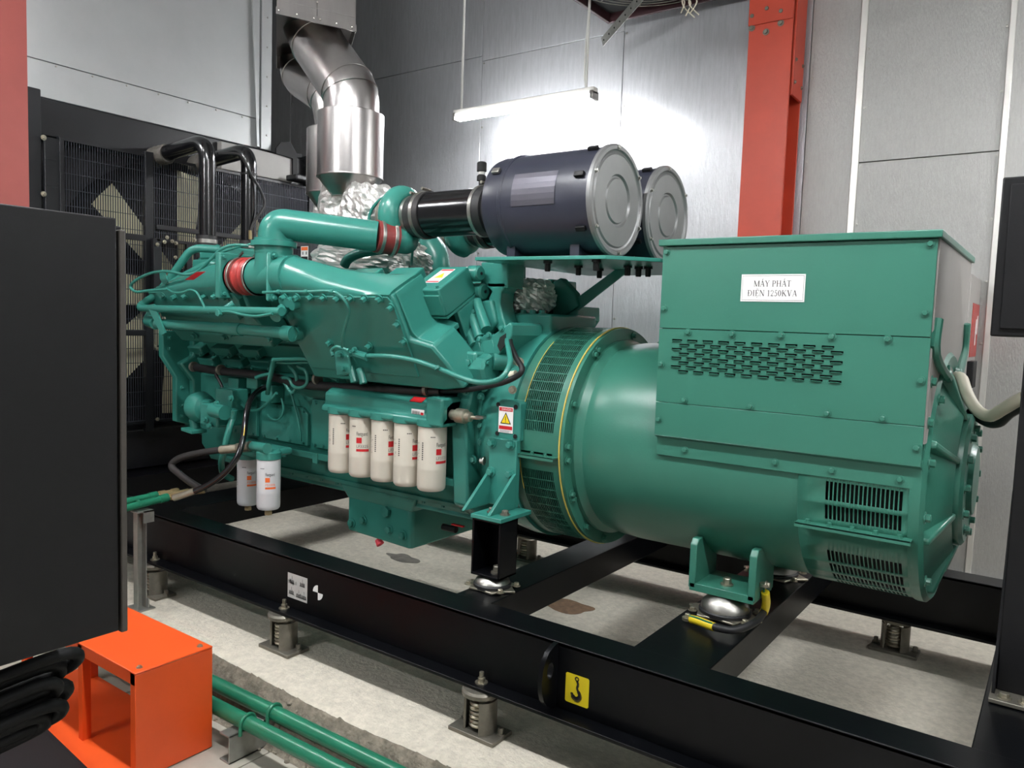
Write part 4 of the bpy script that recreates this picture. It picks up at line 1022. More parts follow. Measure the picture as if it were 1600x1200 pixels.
for x0, z0 in ((-3.62, 1.12), (-3.46, 1.16), (-3.34, 1.10)):
    MB().box(x0, x0 + 0.09, 2.46, 2.54, z0, z0 + 0.09).build('bracket', EG, en, bevel=0.006)
pipe([(363, 655), (357, 675), (351, 700), (346, 722), (349, 740), (362, 748)], [2.36, 2.33, 2.32, 2.34, 2.42, 2.5], 0.017, 'drain_hose')
MB().cyl(PY(365, 640, 2.36), PY(362, 656, 2.36), 0.021, n=12).build('hose_end', EG, en)
# oil filter head along the side
fh = MB().prism([PY(*q, 2.46) for q in ((518, 636), (530, 612), (545, 604), (690, 622), (706, 634), (710, 648))] and [V((-2.76, 2.36, 1.115)), V((-2.76, 2.36, 1.14)), V((-2.76, 2.38, 1.155)), V((-2.76, 2.38, 1.20)), V((-2.76, 2.42, 1.225)), V((-2.76, 2.56, 1.225)), V((-2.76, 2.56, 1.115))], (0.73, 0, 0)).build('filter_head', EG, en, bevel=0.010, seg=3)
for k in range(5):
    xk = -2.682 + 0.1377 * k
    MB().lathe((xk, 2.42, 1.108), (0, 0, 1), [(0.062, 0), (0.068, 0.004), (0.068, 0.03)], 24).build('filter_seat', EG, fh)
MB().box(-2.12, -2.03, 2.36, 2.50, 1.12, 1.235).build('head_end', EG, fh, bevel=0.010)
pe = PY(722, 652, 2.40)
MB().lathe(V((-2.03, 2.42, 1.165)), (1, 0, 0), [(0.022, 0), (0.022, 0.03), (0.03, 0.03), (0.03, 0.075), (0.02, 0.08), (0.02, 0.1), (0.008, 0.105), (0.006, 0.15)], 14).build('pressure_switch', 'zinc', fh)
MB().box(-1.90, -1.86, 2.41, 2.43, 1.165, 1.175).build('wire_end', 'steel', fh)
bolts(fh, [V((x, 2.46, 1.225)) for x in (-2.62, -2.36, -2.3)], (0, 0, 1), 0.016, 0.018, EG)
def flat_label(c, right, up, w, h, name, m, parent, **k):
    fn = plane_fn(c, right, up, 0.0008)
    return fquad(fn, -w / 2, w / 2, -h / 2, h / 2).build(name, m, parent, smooth=False, **k), fn
lb, fn = flat_label(PY(653, 646, 2.378), (1, 0, 0), (0, 0, 1), 0.072, 0.034, 'bar_code_label', 'label_white', fh, label='white bar code label')
g = MB(); f2 = lambda s, t: fn(s, t) + V((0, -0.0008, 0))
for k in range(16): fquad(f2, -0.03 + 0.0026 * k, -0.03 + 0.0026 * k + 0.0006 + 0.0011 * random.random(), -0.006, 0.010, g)
g.build('bar_code', 'black_print', lb, smooth=False)
fquad(f2, 0.016, 0.032, -0.008, 0.006).build('red_mark', 'red_print', lb, smooth=False)
lb, fn = flat_label(PY(680, 646, 2.378), (1, 0, 0), (0, 0, 1), 0.046, 0.042, 'oil_label', 'label_white', fh, label='white and red oil label')
f3_ = lambda s, t: fn(s, t) + V((0, -0.0008, 0))
fquad(f3_, -0.023, 0.023, -0.021, -0.002).build('red_band', 'red_print', lb, smooth=False)
fquad(f3_, -0.02, -0.012, 0.002, 0.018, fquad(f3_, 0.002, 0.02, 0.008, 0.012)).build('symbol', 'black_print', lb, smooth=False)
n_ = (V((0, 2.42, 1.225)) - V((0, 2.38, 1.20))).normalized()
lb, fn = flat_label(V((-2.20, 2.40, 1.2135)), (1, 0, 0), n_, 0.07, 0.035, 'red_label', 'red_print', fh, label='red warning label')
# flywheel housing and rear casting
MB().lathe((-2.02, YC, ZC), (1, 0, 0), [(0.30, 0), (0.40, 0.0), (0.40, 0.06), (0.455, 0.14), (0.465, 0.2), (0.465, 0.262), (0.3, 0.262)], 72, caps=False).build('flywheel_housing', EG, en, ang=30)
bolts(en, [ringpt(-1.775, 0.448, rad(a)) for a in range(0, 360, 20)], (-1, 0, 0), 0.011, 0.016, EG)
MB().prism([V((-2.06, YC - 0.43, 0.78)), V((-2.06, YC - 0.46, 1.15)), V((-2.06, YC - 0.40, 1.32)), V((-2.06, YC - 0.28, 1.50)), V((-2.06, YC + 0.28, 1.50)), V((-2.06, YC + 0.46, 1.15)), V((-2.06, YC + 0.43, 0.78)), V((-2.06, YC + 0.3, 0.7)), V((-2.06, YC - 0.3, 0.7))], (0.08, 0, 0)).build('end_plate', EG, en, bevel=0.01)
# cast pockets and bosses at the rear corner
rc = MB().prism([PY(*q, 2.50) for q in ((748, 530), (756, 523), (772, 522), (797, 503), (800, 508), (800, 524), (786, 545), (778, 557), (752, 557))], (0, 0.22, 0)).build('casting', EG, en, bevel=0.006, seg=3)
MB().prism([PY(*q, 2.498) for q in ((752, 533), (769, 531), (774, 553), (756, 553))], (0, 0.006, 0)).build('casting_recess', EG, rc, bevel=0.002)
MB().prism([PY(*q, 2.497) for q in ((781, 527), (790, 521), (790, 538), (781, 549), (777, 540))], (0, 0.006, 0)).build('pocket_shade', 'inside_shade', rc)  # flat dark plate standing for the shade in the pocket
for q in ((764, 524), (784, 513), (750, 530)): bolts(rc, [PY(*q, 2.50)], (0, -1, 0), 0.010, 0.012, EG)
MB().prism([PY(*q, 2.60) for q in ((748, 470), (768, 468), (775, 505), (760, 522), (745, 528), (738, 500))], (0, 0.14, 0)).build('casting', EG, en, bevel=0.01, seg=3)
for q0, q1 in (((722, 492), (742, 540)), ((733, 478), (750, 528)), ((745, 470), (760, 515))):
    MB().cyl(PY(*q0, 2.58), PY(*q1, 2.53), 0.02, 0.024, 12).build('rib', EG, en)
bolts(en, [PY(*q, 2.56) for q in ((740, 487), (745, 512), (729, 525), (752, 498))], (0.6, -1, 0), 0.009, 0.012, EG)
MB().prism([PY(*q, 2.52) for q in ((722, 540), (748, 528), (756, 557), (745, 575), (722, 600), (700, 590))], (0, 0.14, 0)).build('casting', EG, en, bevel=0.008, seg=3)
p = PY(757, 577, 2.46)
MB().lathe(p + V((-0.10, 0.03, 0)), (1, 0, 0), [(0.05, 0), (0.062, 0.03), (0.062, 0.10), (0.052, 0.115), (0.0, 0.115)], 8).build('end_cover', EG, en, ang=20)
bolts(en, [p + V((0.015, 0.03 + 0.045 * math.cos(a), 0.045 * math.sin(a))) for a in (0.4, 2.5, 4.6)], (1, 0, 0), 0.008, 0.012, EG)
MB().cyl(PY(770, 565, 2.5), PY(800, 566, 2.56), 0.036, n=18).build('oil_return', EG, en)
p = PY(728, 568, 2.44)
MB().box(p.x - 0.05, p.x + 0.05, 2.44, 2.56, p.z - 0.06, p.z + 0.05).build('casting', EG, en, bevel=0.012)
bolts(en, [PY(*q, 2.44) for q in ((732, 567), (717, 600), (728, 609), (756, 603))], (0, -1, 0), 0.016, 0.014, EG)
MB().cyl(PY(804, 562, 2.48), PY(812, 566, 2.44), 0.018, n=12).build('sensor', 'zinc', en)
MB().cyl(PY(797, 586, 2.42), PY(806, 584, 2.42), 0.014, n=12).build('cable_plug', 'cable_white', en)
bolts(en, [PY(801, 609, 2.44)], (0.5, -1, 0), 0.011, 0.02, 'zinc')
bolts(en, [PY(*q, 2.5) for q in ((752, 665), (752, 690), (740, 718), (752, 620))], (0, -1, 0), 0.012, 0.016, EG)
# side pad with the danger sign
pd = MB().prism([PY(q[0], q[1], 2.44) for q in ((778, 628), (783, 624), (809, 627), (813, 631), (813, 690), (776, 690))], (0, 0.16, 0)).build('side_pad', EG, en, bevel=0.004)
bolts(en, [PY(*q, 2.439) for q in ((778.5, 632), (806, 636), (777, 677), (805, 682))], (0, -1, 0), 0.010, 0.002, 'void', False, 'bolt_hole')
lb, fn = flat_label(PY(790.5, 656, 2.438), (1, 0, 0), (0, 0, 1), 0.070, 0.102, 'danger_sign', 'label_white', en, label='white danger sign with yellow triangle')
f2 = lambda s, t: fn(s, t) + V((0, -0.0008, 0)); f3_ = lambda s, t: fn(s, t) + V((0, -0.0014, 0)); f4_ = lambda s, t: fn(s, t) + V((0, -0.002, 0))
for t0_, t1_ in ((0.034, 0.048), (-0.038, -0.024)): fquad(f2, -0.032, 0.032, t0_, t1_).build('red_band', 'red_print', lb, smooth=False)
tx = text_mb('▲DANGER'.replace('▲', ''), 0.012, lambda s, t: f3_(s + 0.004, t + 0.037)); tx.build('lettering', 'label_white', lb, smooth=False)
MB().add([f2(-0.026, -0.016), f2(0.026, -0.016), f2(0, 0.03)], [(0, 1, 2)]).build('triangle', 'black_print', lb, smooth=False)
MB().add([f3_(-0.020, -0.0125), f3_(0.020, -0.0125), f3_(0, 0.0235)], [(0, 1, 2)]).build('triangle', 'yellow_print', lb, smooth=False)
fquad(f4_, -0.0016, 0.0016, -0.003, 0.014, fquad(f4_, -0.0018, 0.0018, -0.0095, -0.006)).build('mark', 'black_print', lb, smooth=False)
g = MB()
for k in range(3): fquad(f2, -0.028, 0.02 + 0.008 * (k % 2), -0.0425 - 0.003 * k, -0.0415 - 0.003 * k, g)
g.build('small_print', 'grey_print', lb, smooth=False)

# ================================================================== FILTERS
def spin_filter(x, y, zt, h, r, phi, m, label, grp, kind):
    t = thing('oil_filter' if kind == 'oil' else 'fuel_filter', (x, y, zt - h), label, 'filter', grp)
    MB().lathe((x, y, zt), (0, 0, -1), [(r * 0.9, -0.004), (r * 0.99, 0.0), (r, 0.004), (r, 0.177 * h / 0.272), (r * 1.008, 0.18 * h / 0.272), (r, 0.183 * h / 0.272), (r, h - 0.022), (r * 0.97, h - 0.008), (r * 0.86, h), (r * 0.4, h), (r * 0.35, h - 0.004)], 40).build('canister', m, t, ang=40)
    c = V((x, y, zt)); rr = r + 0.0007
    def fn(s, tt, off=0.0): return c + V(((rr + off) * math.cos(phi + s / r), (rr + off) * math.sin(phi + s / r), tt))
    k = h / 0.272
    tx = text_mb('Fleetguard', 0.0115 * k, lambda s, tt: fn(s, tt * 2.1 - 0.083 * k), align='LEFT'); 
    # keep the word short as printed
    tx.build('brand_print', 'black_print', t, smooth=False)
    rp = 'red_print' if kind == 'oil' else 'orange_print'
    fquad(fn, 0.0, 0.024 * k, -0.117 * k, -0.092 * k, k=3).build('square_print', rp, t, smooth=False)
    tx = text_mb('LF3325' if kind == 'oil' else 'FS1006', 0.018 * k, lambda s, tt: fn(s, tt - 0.137 * k), align='LEFT'); tx.build('number_print', 'grey_print' if kind == 'oil' else rp, t, smooth=False)
    fquad(fn, 0.0, 0.056 * k, -0.154 * k, -0.143 * k, k=5).build('bar_print', rp, t, smooth=False)
    g = MB()
    for q in range(9):
        fquad(fn, -0.062 + 0.0, -0.056, -0.072 * k - 0.0085 * q, -0.067 * k - 0.0085 * q, g)
    for q in range(12):
        s, tt = random.uniform(-0.1, -0.076), random.uniform(-0.15, -0.07) * k; fquad(fn, s, s + 0.003, tt, tt + 0.003, g)
    for q in range(3): fquad(fn, -0.024 + 0.007 * q, -0.019 + 0.007 * q, -0.045 * k, -0.041 * k, g)
    g.build('small_print', 'black_print', t, smooth=False)
    return t
words = ('leftmost', 'second from left', 'middle', 'fourth from left', 'rightmost')
va = math.atan2(-2.42, 2.4)
offs = (17, -28, 14, 18, 16)
for k in range(5):
    xk = -2.682 + 0.1377 * k; v_ = math.atan2(-2.42, -xk)
    spin_filter(xk, 2.42, 1.112, 0.272, 0.0605, v_ + math.radians(offs[k]), 'filter_white', '%s of five white oil filters hanging on the engine side' % words[k], 'oil filters hanging in a row', 'oil')
fy = 2.30
fa, fb_ = PY(387, 716, fy), PY(420, 716, fy)
for k, (px, fyk, lab) in enumerate(((388, 2.38, 'rear white fuel filter of the pair beside the black hoses, half hidden'), (420, 2.26, 'front white fuel filter of the pair beside the black hoses'))):
    p = PY(px, 716 + 1 * k, fyk)
    t = spin_filter(p.x, fyk, p.z, 0.235, 0.054, math.atan2(-fyk, -p.x) + math.radians(-16 + 10 * (1 - k)), 'white_cool', lab, 'fuel filters', 'fuel')
    MB().lathe((p.x, fyk, p.z - 0.235), (0, 0, -1), [(0.016, -0.01), (0.016, 0.012), (0.018, 0.014), (0.018, 0.03)], 6).build('drain_valve', 'wood_pale', t)
pf = PY(404, 705, 2.32)
ffh = MB().box(pf.x - 0.13, pf.x + 0.11, 2.24, 2.44, pf.z - 0.015, pf.z + 0.018).build('fuel_filter_head', EG, en, bevel=0.012, seg=3)
for px, fyk in ((388, 2.38), (420, 2.26)):
    p = PY(px, 716, fyk); MB().lathe((p.x, fyk, p.z), (0, 0, 1), [(0.058, 0.0), (0.058, 0.03), (0.045, 0.045)], 24).build('filter_seat', EG, ffh)
MB().cyl(PY(396, 697, 2.24), PY(418, 701, 2.22), 0.024, n=16).build('head_plug', EG, ffh)
MB().cyl(PY(372, 700, 2.24), PY(392, 697, 2.24), 0.024, n=14).build('hose_union', 'zinc', ffh)

# ================================================================== TURBOCHARGERS, INTAKE, AIR CLEANERS
YA = 2.67; ZA = 2.022
def turbo(yc, label, near):
    t = thing('turbocharger', (-2.555, yc, ZA - 0.15), label, 'turbocharger')
    rings = []
    for i in range(41):
        a = 2 * math.pi * i / 40 - math.pi / 2; rm = 0.096; rt = 0.040 + 0.014 * i / 40
        c = V((-2.565, yc + rm * math.cos(a), ZA + rm * math.sin(a))); rd = V((0, math.cos(a), math.sin(a)))
        rings.append([c + rd * rt * math.cos(b) + V((rt * 1.05 * math.sin(b), 0, 0)) for b in [2 * math.pi * j / 16 for j in range(16)]])
    MB().loft(rings).build('volute', EG, t, ang=60)
    MB().lathe((-2.595, yc, ZA), (1, 0, 0), [(0.10, 0), (0.10, 0.05), (0.085, 0.07), (0.085, 0.11)], 32).build('inlet_boss', EG, t, ang=40)
    MB().lathe((-2.66, yc, ZA), (1, 0, 0), [(0.07, 0), (0.10, 0.01), (0.10, 0.05)], 32).build('back_plate', 'dull_steel', t)
    if near:
        MB().tube([V((-2.565, yc + 0.03, ZA - 0.10)), V((-2.60, yc - 0.02, ZA - 0.105)), e2 + d_ * 0.5, e2 - d_ * 0.1], 0.062, 18, smooth=5).build('outlet', EG, t, ang=60)
        MB().box(-2.522, -2.512, yc - 0.115, yc - 0.075, ZA - 0.10, ZA - 0.08).build('name_plate', 'label_grey', t)
    return t
turbo(YA, 'green turbocharger with round volute at the end of the black intake tube', True)
turbo(3.12, 'far green turbocharger hidden behind the near one', False)
def intake(y, label):
    t = thing('intake_tube', (-2.25, y, ZA - 0.1), label, 'pipe')
    MB().lathe((-2.51, y, ZA), (1, 0, 0), [(0.088, 0), (0.092, 0.02), (0.102, 0.045), (0.106, 0.08), (0.106, 0.12)], 32).build('rubber_hose', 'hose', t, ang=50)
    MB().lathe((-2.41, y, ZA), (1, 0, 0), [(0.1, 0), (0.1, 0.32)], 36).build('gloss_tube', 'pipe_black', t)
    MB().lathe((-2.10, y, ZA), (1, 0, 0), [(0.108, 0), (0.108, 0.06), (0.098, 0.066), (0.098, 0.08), (0.112, 0.088), (0.112, 0.125), (0.118, 0.13), (0.118, 0.15)], 36).build('rubber_hose', 'rubber', t, ang=40)
    for x, r in ((-2.508, 0.094), (-2.438, 0.109), (-2.098, 0.111)):
        c = MB().lathe((x, y, ZA), (1, 0, 0), [(r - 0.002, 0), (r, 0.001), (r, 0.018), (r - 0.002, 0.019)], 36).build('hose_clamp', 'steel', t)
        MB().cyl((x + 0.01, y - 0.03, ZA + r + 0.008), (x + 0.01, y + 0.03, ZA + r + 0.006), 0.007, n=8).build('clamp_screw', 'dull_steel', c)
    return t
it = intake(YA, 'glossy black intake tube with steel clamps leading to the near air cleaner')
intake(3.12, 'black intake tube behind and below the clamped near one')
p = PY(752, 288, YA)
si = MB().lathe((p.x, YA, ZA + 0.10), (0, 0, 1), [(0.012, 0), (0.012, 0.03), (0.02, 0.03), (0.02, 0.05), (0.014, 0.055), (0.014, 0.07), (0.021, 0.07), (0.021, 0.105), (0.017, 0.11)], 16).build('restriction_gauge', 'black_satin', it)
MB().lathe((p.x, YA, ZA + 0.15), (0, 0, 1), [(0.0148, 0.006), (0.0148, 0.018)], 14).build('gauge_window', 'label_grey', si)
def air_cleaner(y, label):
    z = 2.025; r = 0.206; xf = -1.44
    t = thing('air_cleaner', (xf - 0.25, y, z - r), label, 'air cleaner', 'air cleaners above the alternator')
    MB().lathe((-1.985, y, z), (1, 0, 0), [(0.10, 0), (0.12, 0.01), (0.175, 0.02), (0.198, 0.035), (0.203, 0.06), (0.203, 0.115), (0.209, 0.12), (0.209, 0.13), (0.205, 0.135), (0.205, 0.52)], 64).build('body', 'filter_black', t, ang=30)
    cp = MB().lathe((xf - 0.025, y, z), (1, 0, 0), [(0.205, 0), (0.212, 0.004), (0.212, 0.018), (0.205, 0.024), (0.192, 0.024), (0.186, 0.017), (0.178, 0.014), (0.172, 0.02), (0.10, 0.022), (0.094, 0.014), (0.088, 0.014), (0.082, 0.02), (0.0, 0.021)], 64, caps=False).build('end_cap', 'filter_cap', t, ang=18)
    bolts(cp, [V((xf, y - 0.198 * math.cos(a), z + 0.198 * math.sin(a))) for a in [math.radians(25 + 60 * k) for k in range(6)]], (1, 0, 0), 0.006, 0.008, 'steel')
    for a in (60, 20, -35, 100, 150):
        a = math.radians(a); d = V((0, -math.cos(a), math.sin(a))); s = V((0, math.sin(a), math.cos(a)))
        MB().obox(V((-1.50, y, z)) + d * 0.212, (0.02, 0, 0), s * 0.010, d * 0.007).build('latch', 'black_satin', t, bevel=0.002)
    for a in (35,):
        a = math.radians(a); d = V((0, -math.cos(a), math.sin(a))); s = V((0, math.sin(a), math.cos(a)))
        MB().obox(V((-1.90, y, z)) + d * 0.212, (0.018, 0, 0), s * 0.012, d * 0.006).build('latch', 'steel', t, bevel=0.002)
    rings = [[], []]
    mb = MB(); n = 6
    for i in range(n):
        a0, a1 = math.radians(-8 + 36 * i / n), math.radians(-8 + 36 * (i + 1) / n)
        f = lambda x, a: V((x, y - 0.2075 * math.cos(a), z + 0.2075 * math.sin(a)))
        mb.quad(f(-1.80, a0), f(-1.60, a0), f(-1.60, a1), f(-1.80, a1))
    mb.build('blank_plate', 'plate_dark', t, label='blank silver plate on the side')
    for x in (-1.86, -1.56):
        MB().box(x - 0.018, x + 0.018, y - 0.09, y + 0.09, 1.808, 1.86).build('saddle', 'filter_black', t, bevel=0.003)
        for s in (-1, 1): MB().obox((x, y + s * 0.10, 1.84), (0.02, 0, 0), (0, 0.012, 0), (0, 0, 0.032)).build('saddle_leg', 'filter_black', t)
    return t
air_cleaner(YA, 'near black air cleaner drum with grey end cap')
air_cleaner(3.125, 'far black air cleaner drum with grey end cap, partly hidden by the near one')
# carrier of the air cleaners
sp = thing('air_cleaner_stand', (-1.7, YC, 1.3), 'green plate and dark brace carrying the two air cleaners', 'bracket')
MB().prism([V((-1.95, 2.44, 1.79)), V((-1.39, 2.50, 1.79)), V((-1.25, 2.66, 1.79)), V((-1.25, 3.2, 1.79)), V((-1.4, 3.34, 1.79)), V((-1.95, 3.34, 1.79))], (0, 0, 0.014)).build('carrier_plate', EG, sp, bevel=0.002)
bolts(sp, [PZ(*q, 1.79) for q in ((856, 408), (904, 415), (932, 406), (937, 420), (981, 415), (998, 417), (1013, 417))], (0, 0, -1), 0.012, 0.04, 'black_satin')
p0 = PY(773, 422, 2.62)
MB().box(p0.x - 0.075, p0.x + 0.07, 2.62, 2.74, p0.z - 0.075, 1.80).build('head_block', EG, sp, bevel=0.006)
bolts(sp, [V((p0.x - 0.04, 2.66, 1.80)), V((p0.x + 0.03, 2.66, 1.80))], (0, 0, 1), 0.012, 0.012, 'black_satin')
arm = [PY(*q, 2.62) for q in ((760, 440), (790, 440), (792, 447), (783, 456), (781, 475), (786, 498), (792, 515), (775, 515), (766, 490), (763, 466), (768, 455), (760, 447))]
MB().prism(arm, (0, 0.10, 0)).build('arm', EG, sp, bevel=0.008, seg=3)
MB().prism([PY(*q, 2.95) for q in ((793, 405), (818, 407), (818, 437), (793, 437))], (0, 0.02, 0)).build('post', EG, sp, bevel=0.003)
MB().prism([PY(*q, 3.0) for q in ((873, 486), (903, 485), (992, 415), (972, 413))], (0, 0.012, 0)).build('brace', EG, sp, bevel=0.002)
MB().prism([PY(*q, 2.98) for q in ((836, 436), (862, 436), (862, 478), (836, 500))], (0, 0.22, 0)).build('gusset_block', EG, sp, bevel=0.005)
MB().prism([PY(*q, 2.98) for q in ((864, 440), (876, 434), (898, 458), (903, 478), (864, 505))], (0, 0.05, 0)).build('gusset_block', EG, sp, bevel=0.005)
MB().prism([PY(*q, 3.0) for q in ((840, 500), (903, 478), (903, 500), (893, 516), (840, 516))], (0, 0.2, 0)).build('gusset_block', EG, sp, bevel=0.005)
MB().tube([PY(*q, 3.15) for q in ((903, 480), (918, 490), (920, 505), (910, 515), (895, 520))], 0.008, 8, smooth=5).build('vent_line', 'grey_hose', en, ang=60)
# exhaust manifold end at the rear of the engine
p = PY(830, 503, 2.75)
mbx = MB().box(p.x - 0.13, p.x + 0.12, 2.72, 3.1, p.z - 0.05, p.z + 0.035).build('manifold_flange', EG, en, bevel=0.01)
bolts(en, [V((p.x - 0.1 + 0.05 * k, 2.76, p.z + 0.035)) for k in range(4)], (0, 0, 1), 0.014, 0.016, EG)
# crumpled foil insulation
def foil_lump(c, rx, ry, rz, name, parent, label=None, seed=0.0, amp=0.13, n=52, m=30):
    c = V(c); rings = []
    for k in range(m):
        a = math.pi * (k + 0.02) / (m - 1 + 0.04); ring = []
        for i in range(n):
            b = 2 * math.pi * i / n
            d = V((math.sin(a) * math.cos(b), math.sin(a) * math.sin(b), math.cos(a)))
            f = 1 + amp * (abs(mnoise.noise(d * 3.1 + V((seed, 0, 0)))) - 0.2) * 1.6 - amp * 1.3 * abs(mnoise.noise(d * 6.5 + V((seed, 3, 0))))
            q = V((max(-.82, min(.82, d.x)), max(-.82, min(.82, d.y)), max(-.82, min(.82, d.z)))) * 1.18
            ring.append(c + V((q.x * rx, q.y * ry, q.z * rz)) * f)
        rings.append(ring)
    return MB().loft(rings).build(name, 'foil', parent, smooth=False, label=label)
foil_lump(PY(823, 465, 2.85), 0.115, 0.12, 0.085, 'foil_wrap', en, 'crumpled silver foil wrapped round the exhaust manifold end', 2.0)
foil_lump(PY(747, 444, 2.85), 0.09, 0.1, 0.05, 'foil_wrap', en, None, 5.0)

# ================================================================== MOUNTS AND BRACKETS
mx0, mx1, my0, my1, mz0 = -1.772, -1.640, 2.250, 2.36, 0.6
mz1 = PY(738, 808, 2.25).z
mr = thing('mount_riser', ((mx0 + mx1) / 2, 2.3, mz0), 'black hollow steel riser box under the green engine bracket', 'riser')
for nm, a in (('side_plate', (mx0, mx0 + 0.008, my0, my1, mz0, mz1)), ('side_plate', (mx1 - 0.008, mx1, my0, my1, mz0, mz1)), ('bottom_plate', (mx0, mx1, my0, my1, mz0, mz0 + 0.008)), ('top_plate', (mx0, mx1, my0, my1, mz1 - 0.008, mz1)), ('back_plate', (mx0, mx1, my1 - 0.006, my1, mz0, mz1))):
    MB().box(*a).build(nm, 'black_paint', mr, bevel=0.001)
bolts(mr, [V(((mx0 + mx1) / 2 + 0.02, my0 + 0.05, mz0 + 0.008))], (0, 0, 1), 0.016, 0.03, 'dull_steel')
eb = thing('engine_bracket', ((mx0 + mx1) / 2, 2.33, mz1), 'green angle bracket with two gussets bolted to the engine side', 'bracket')
MB().box(mx0 - 0.004, mx1 + 0.006, my0 - 0.008, 2.44, mz1, mz1 + 0.016).build('base_plate', EG, eb, bevel=0.002)
vpz = PY(764, 683, 2.41).z
xL, xR = PY(764, 700, 2.41).x, PY(807, 700, 2.41).x
MB().box(xL, xR, 2.41, 2.438, mz1 + 0.016, vpz).build('upright_plate', EG, eb, bevel=0.003)
for x in (xL - 0.002, xR - 0.012):
    MB().prism([V((x, my0 + 0.0, mz1 + 0.016)), V((x, 2.412, mz1 + 0.016)), V((x, 2.412, mz1 + 0.155))], (0.014, 0, 0)).build('gusset', EG, eb, bevel=0.002)
bolts(eb, [PY(*q, 2.41) for q in ((769, 692), (798, 695), (767.5, 737), (797, 741))], (0, -1, 0), 0.014, 0.02, EG)
bolts(eb, [V((mx0 + 0.045, my0 + 0.06, mz1 + 0.016)), V((mx1 - 0.025, my0 + 0.06, mz1 + 0.016))], (0, 0, 1), 0.013, 0.018, 'dull_steel')
bolts(eb, [PY(757, 720, 2.43)], (-1, -0.3, 0), 0.012, 0.02, 'steel')
def rubber_mount(x, y, zt, r, label):
    t = thing('rubber_mount', (x, y, ZS), label, 'mount', 'domed rubber mounts on the skid')
    MB().prism([V((x + r * 1.25 * math.cos(a) * (1.25 if k % 2 == 0 else 0.9), y + r * 1.1 * math.sin(a) * (1.15 if k % 2 == 0 else 0.9), ZS)) for k, a in enumerate([2 * math.pi * k / 12 for k in range(12)])], (0, 0, 0.008)).build('base_flange', 'zinc', t, bevel=0.002)
    MB().lathe((x, y, ZS + 0.006), (0, 0, 1), [(r * 1.06, 0), (r * 1.06, 0.012), (r * 0.98, 0.018)], 36).build('rubber_ring', 'rubber', t)
    MB().lathe((x, y, ZS + 0.02), (0, 0, 1), [(r, 0), (r * 0.95, (zt - ZS - 0.02) * 0.4), (r * 0.62, zt - ZS - 0.02 - 0.004), (r * 0.5, zt - ZS - 0.02)], 40).build('dome', 'steel', t, ang=50)
    bolts(t, [V((x + s * r * 1.3, y + q * r * 0.75, ZS + 0.008)) for s in (-0.85, 0.85) for q in (-1, 1)], (0, 0, 1), 0.010, 0.014, 'zinc')
    return t
rubber_mount((mx0 + mx1) / 2, 2.300, mz0, 0.068, 'silver domed rubber mount under the black riser box')
rm = PZ(1128, 962, 0.57)
rubber_mount(-0.92, YF + 0.055, 0.625, 0.085, 'silver domed rubber mount under the near alternator foot')
rubber_mount(-0.92, 2 * YC - YF - 0.055, 0.625, 0.085, 'silver domed rubber mount under the far alternator foot')
rubber_mount((mx0 + mx1) / 2, 2 * YC - 2.3, mz0, 0.068, 'silver domed rubber mount on the far side under the engine')
fr_ = MB().box(mx0, mx1, 2 * YC - my1, 2 * YC - my0, mz0, 1.1).build('mount_riser', 'black_paint', label='black riser post on the far side of the engine', cat='riser', bevel=0.004)
# earth strap with yellow and green sleeves
ec = thing('earth_cable', (-0.9, YF, ZS), 'black earth cable with yellow green sleeved ends looping over the crossbeam', 'cable')
pa = [PZ(1074, 966, 0.562), PZ(1090, 970, 0.568), PZ(1121, 981, 0.572), PZ(1150, 984, 0.574), PZ(1180, 972, 0.585), PX(1193, 957, -0.80), PX(1197, 942, -0.79), PX(1196, 928, -0.785), PX(1195, 913, -0.785)]
pc = catmull(pa, 6)
MB().tube(pc[10:34], 0.0125, 12).build('sheath', 'rubber', ec, ang=60)
for a, b in ((3, 12), (30, 44)):
    MB().tube(pc[a:b], 0.0145, 12).build('sleeve', 'earth_yellow', ec, ang=60)
    MB().tube([q + V((-0.004, -0.006, 0.0115)) for q in pc[a:b]], 0.0035, 6).build('green_stripe', 'pipe_green', ec, ang=60)
for q in (pc[0], pc[-1]):
    MB().cyl(q - V((0, 0, 0.006)), q + V((0, 0, 0.004)), 0.018, n=14).build('cable_lug', 'zinc', ec)
bolts(ec, [pc[0] + V((0, 0, 0.003))], (0, 0, 1), 0.009, 0.014, 'zinc')
bolts(ec, [pc[-1] + V((0.004, 0, 0))], (1, 0, 0), 0.010, 0.014, 'zinc')

# ================================================================== EXHAUST
def clad_silencer(x, y, r, z0, z1_, label, rods=()):
    t = thing('exhaust_silencer', (x, y, z0), label, 'silencer', 'clad exhaust drums')
    MB().lathe((x, y, z0), (0, 0, 1), [(r * 0.55, -0.09), (r * 0.97, 0.0), (r, 0.0), (r, z1_ - z0), (r * 0.85, z1_ - z0 + 0.004)], 64).build('drum', 'clad', t, ang=30)
    MB().lathe((x, y, z0), (0, 0, 1), [(r + 0.002, 0.0), (r + 0.003, 0.003), (r + 0.002, 0.008)], 64, caps=False).build('rim', 'clad', t)
    return t
EX, EYY = -3.02, 2.75
clad_silencer(EX, EYY, 0.165, PY(547, 280, EYY).z, PY(547, 180, EYY).z, 'shiny metal clad exhaust drum above the near turbocharger')
clad_silencer(-3.38, 2.98, 0.165, PY(525, 312, 2.98).z + 0.02, PY(525, 206, 2.98).z, 'shiny metal clad exhaust drum further left, mostly hidden')
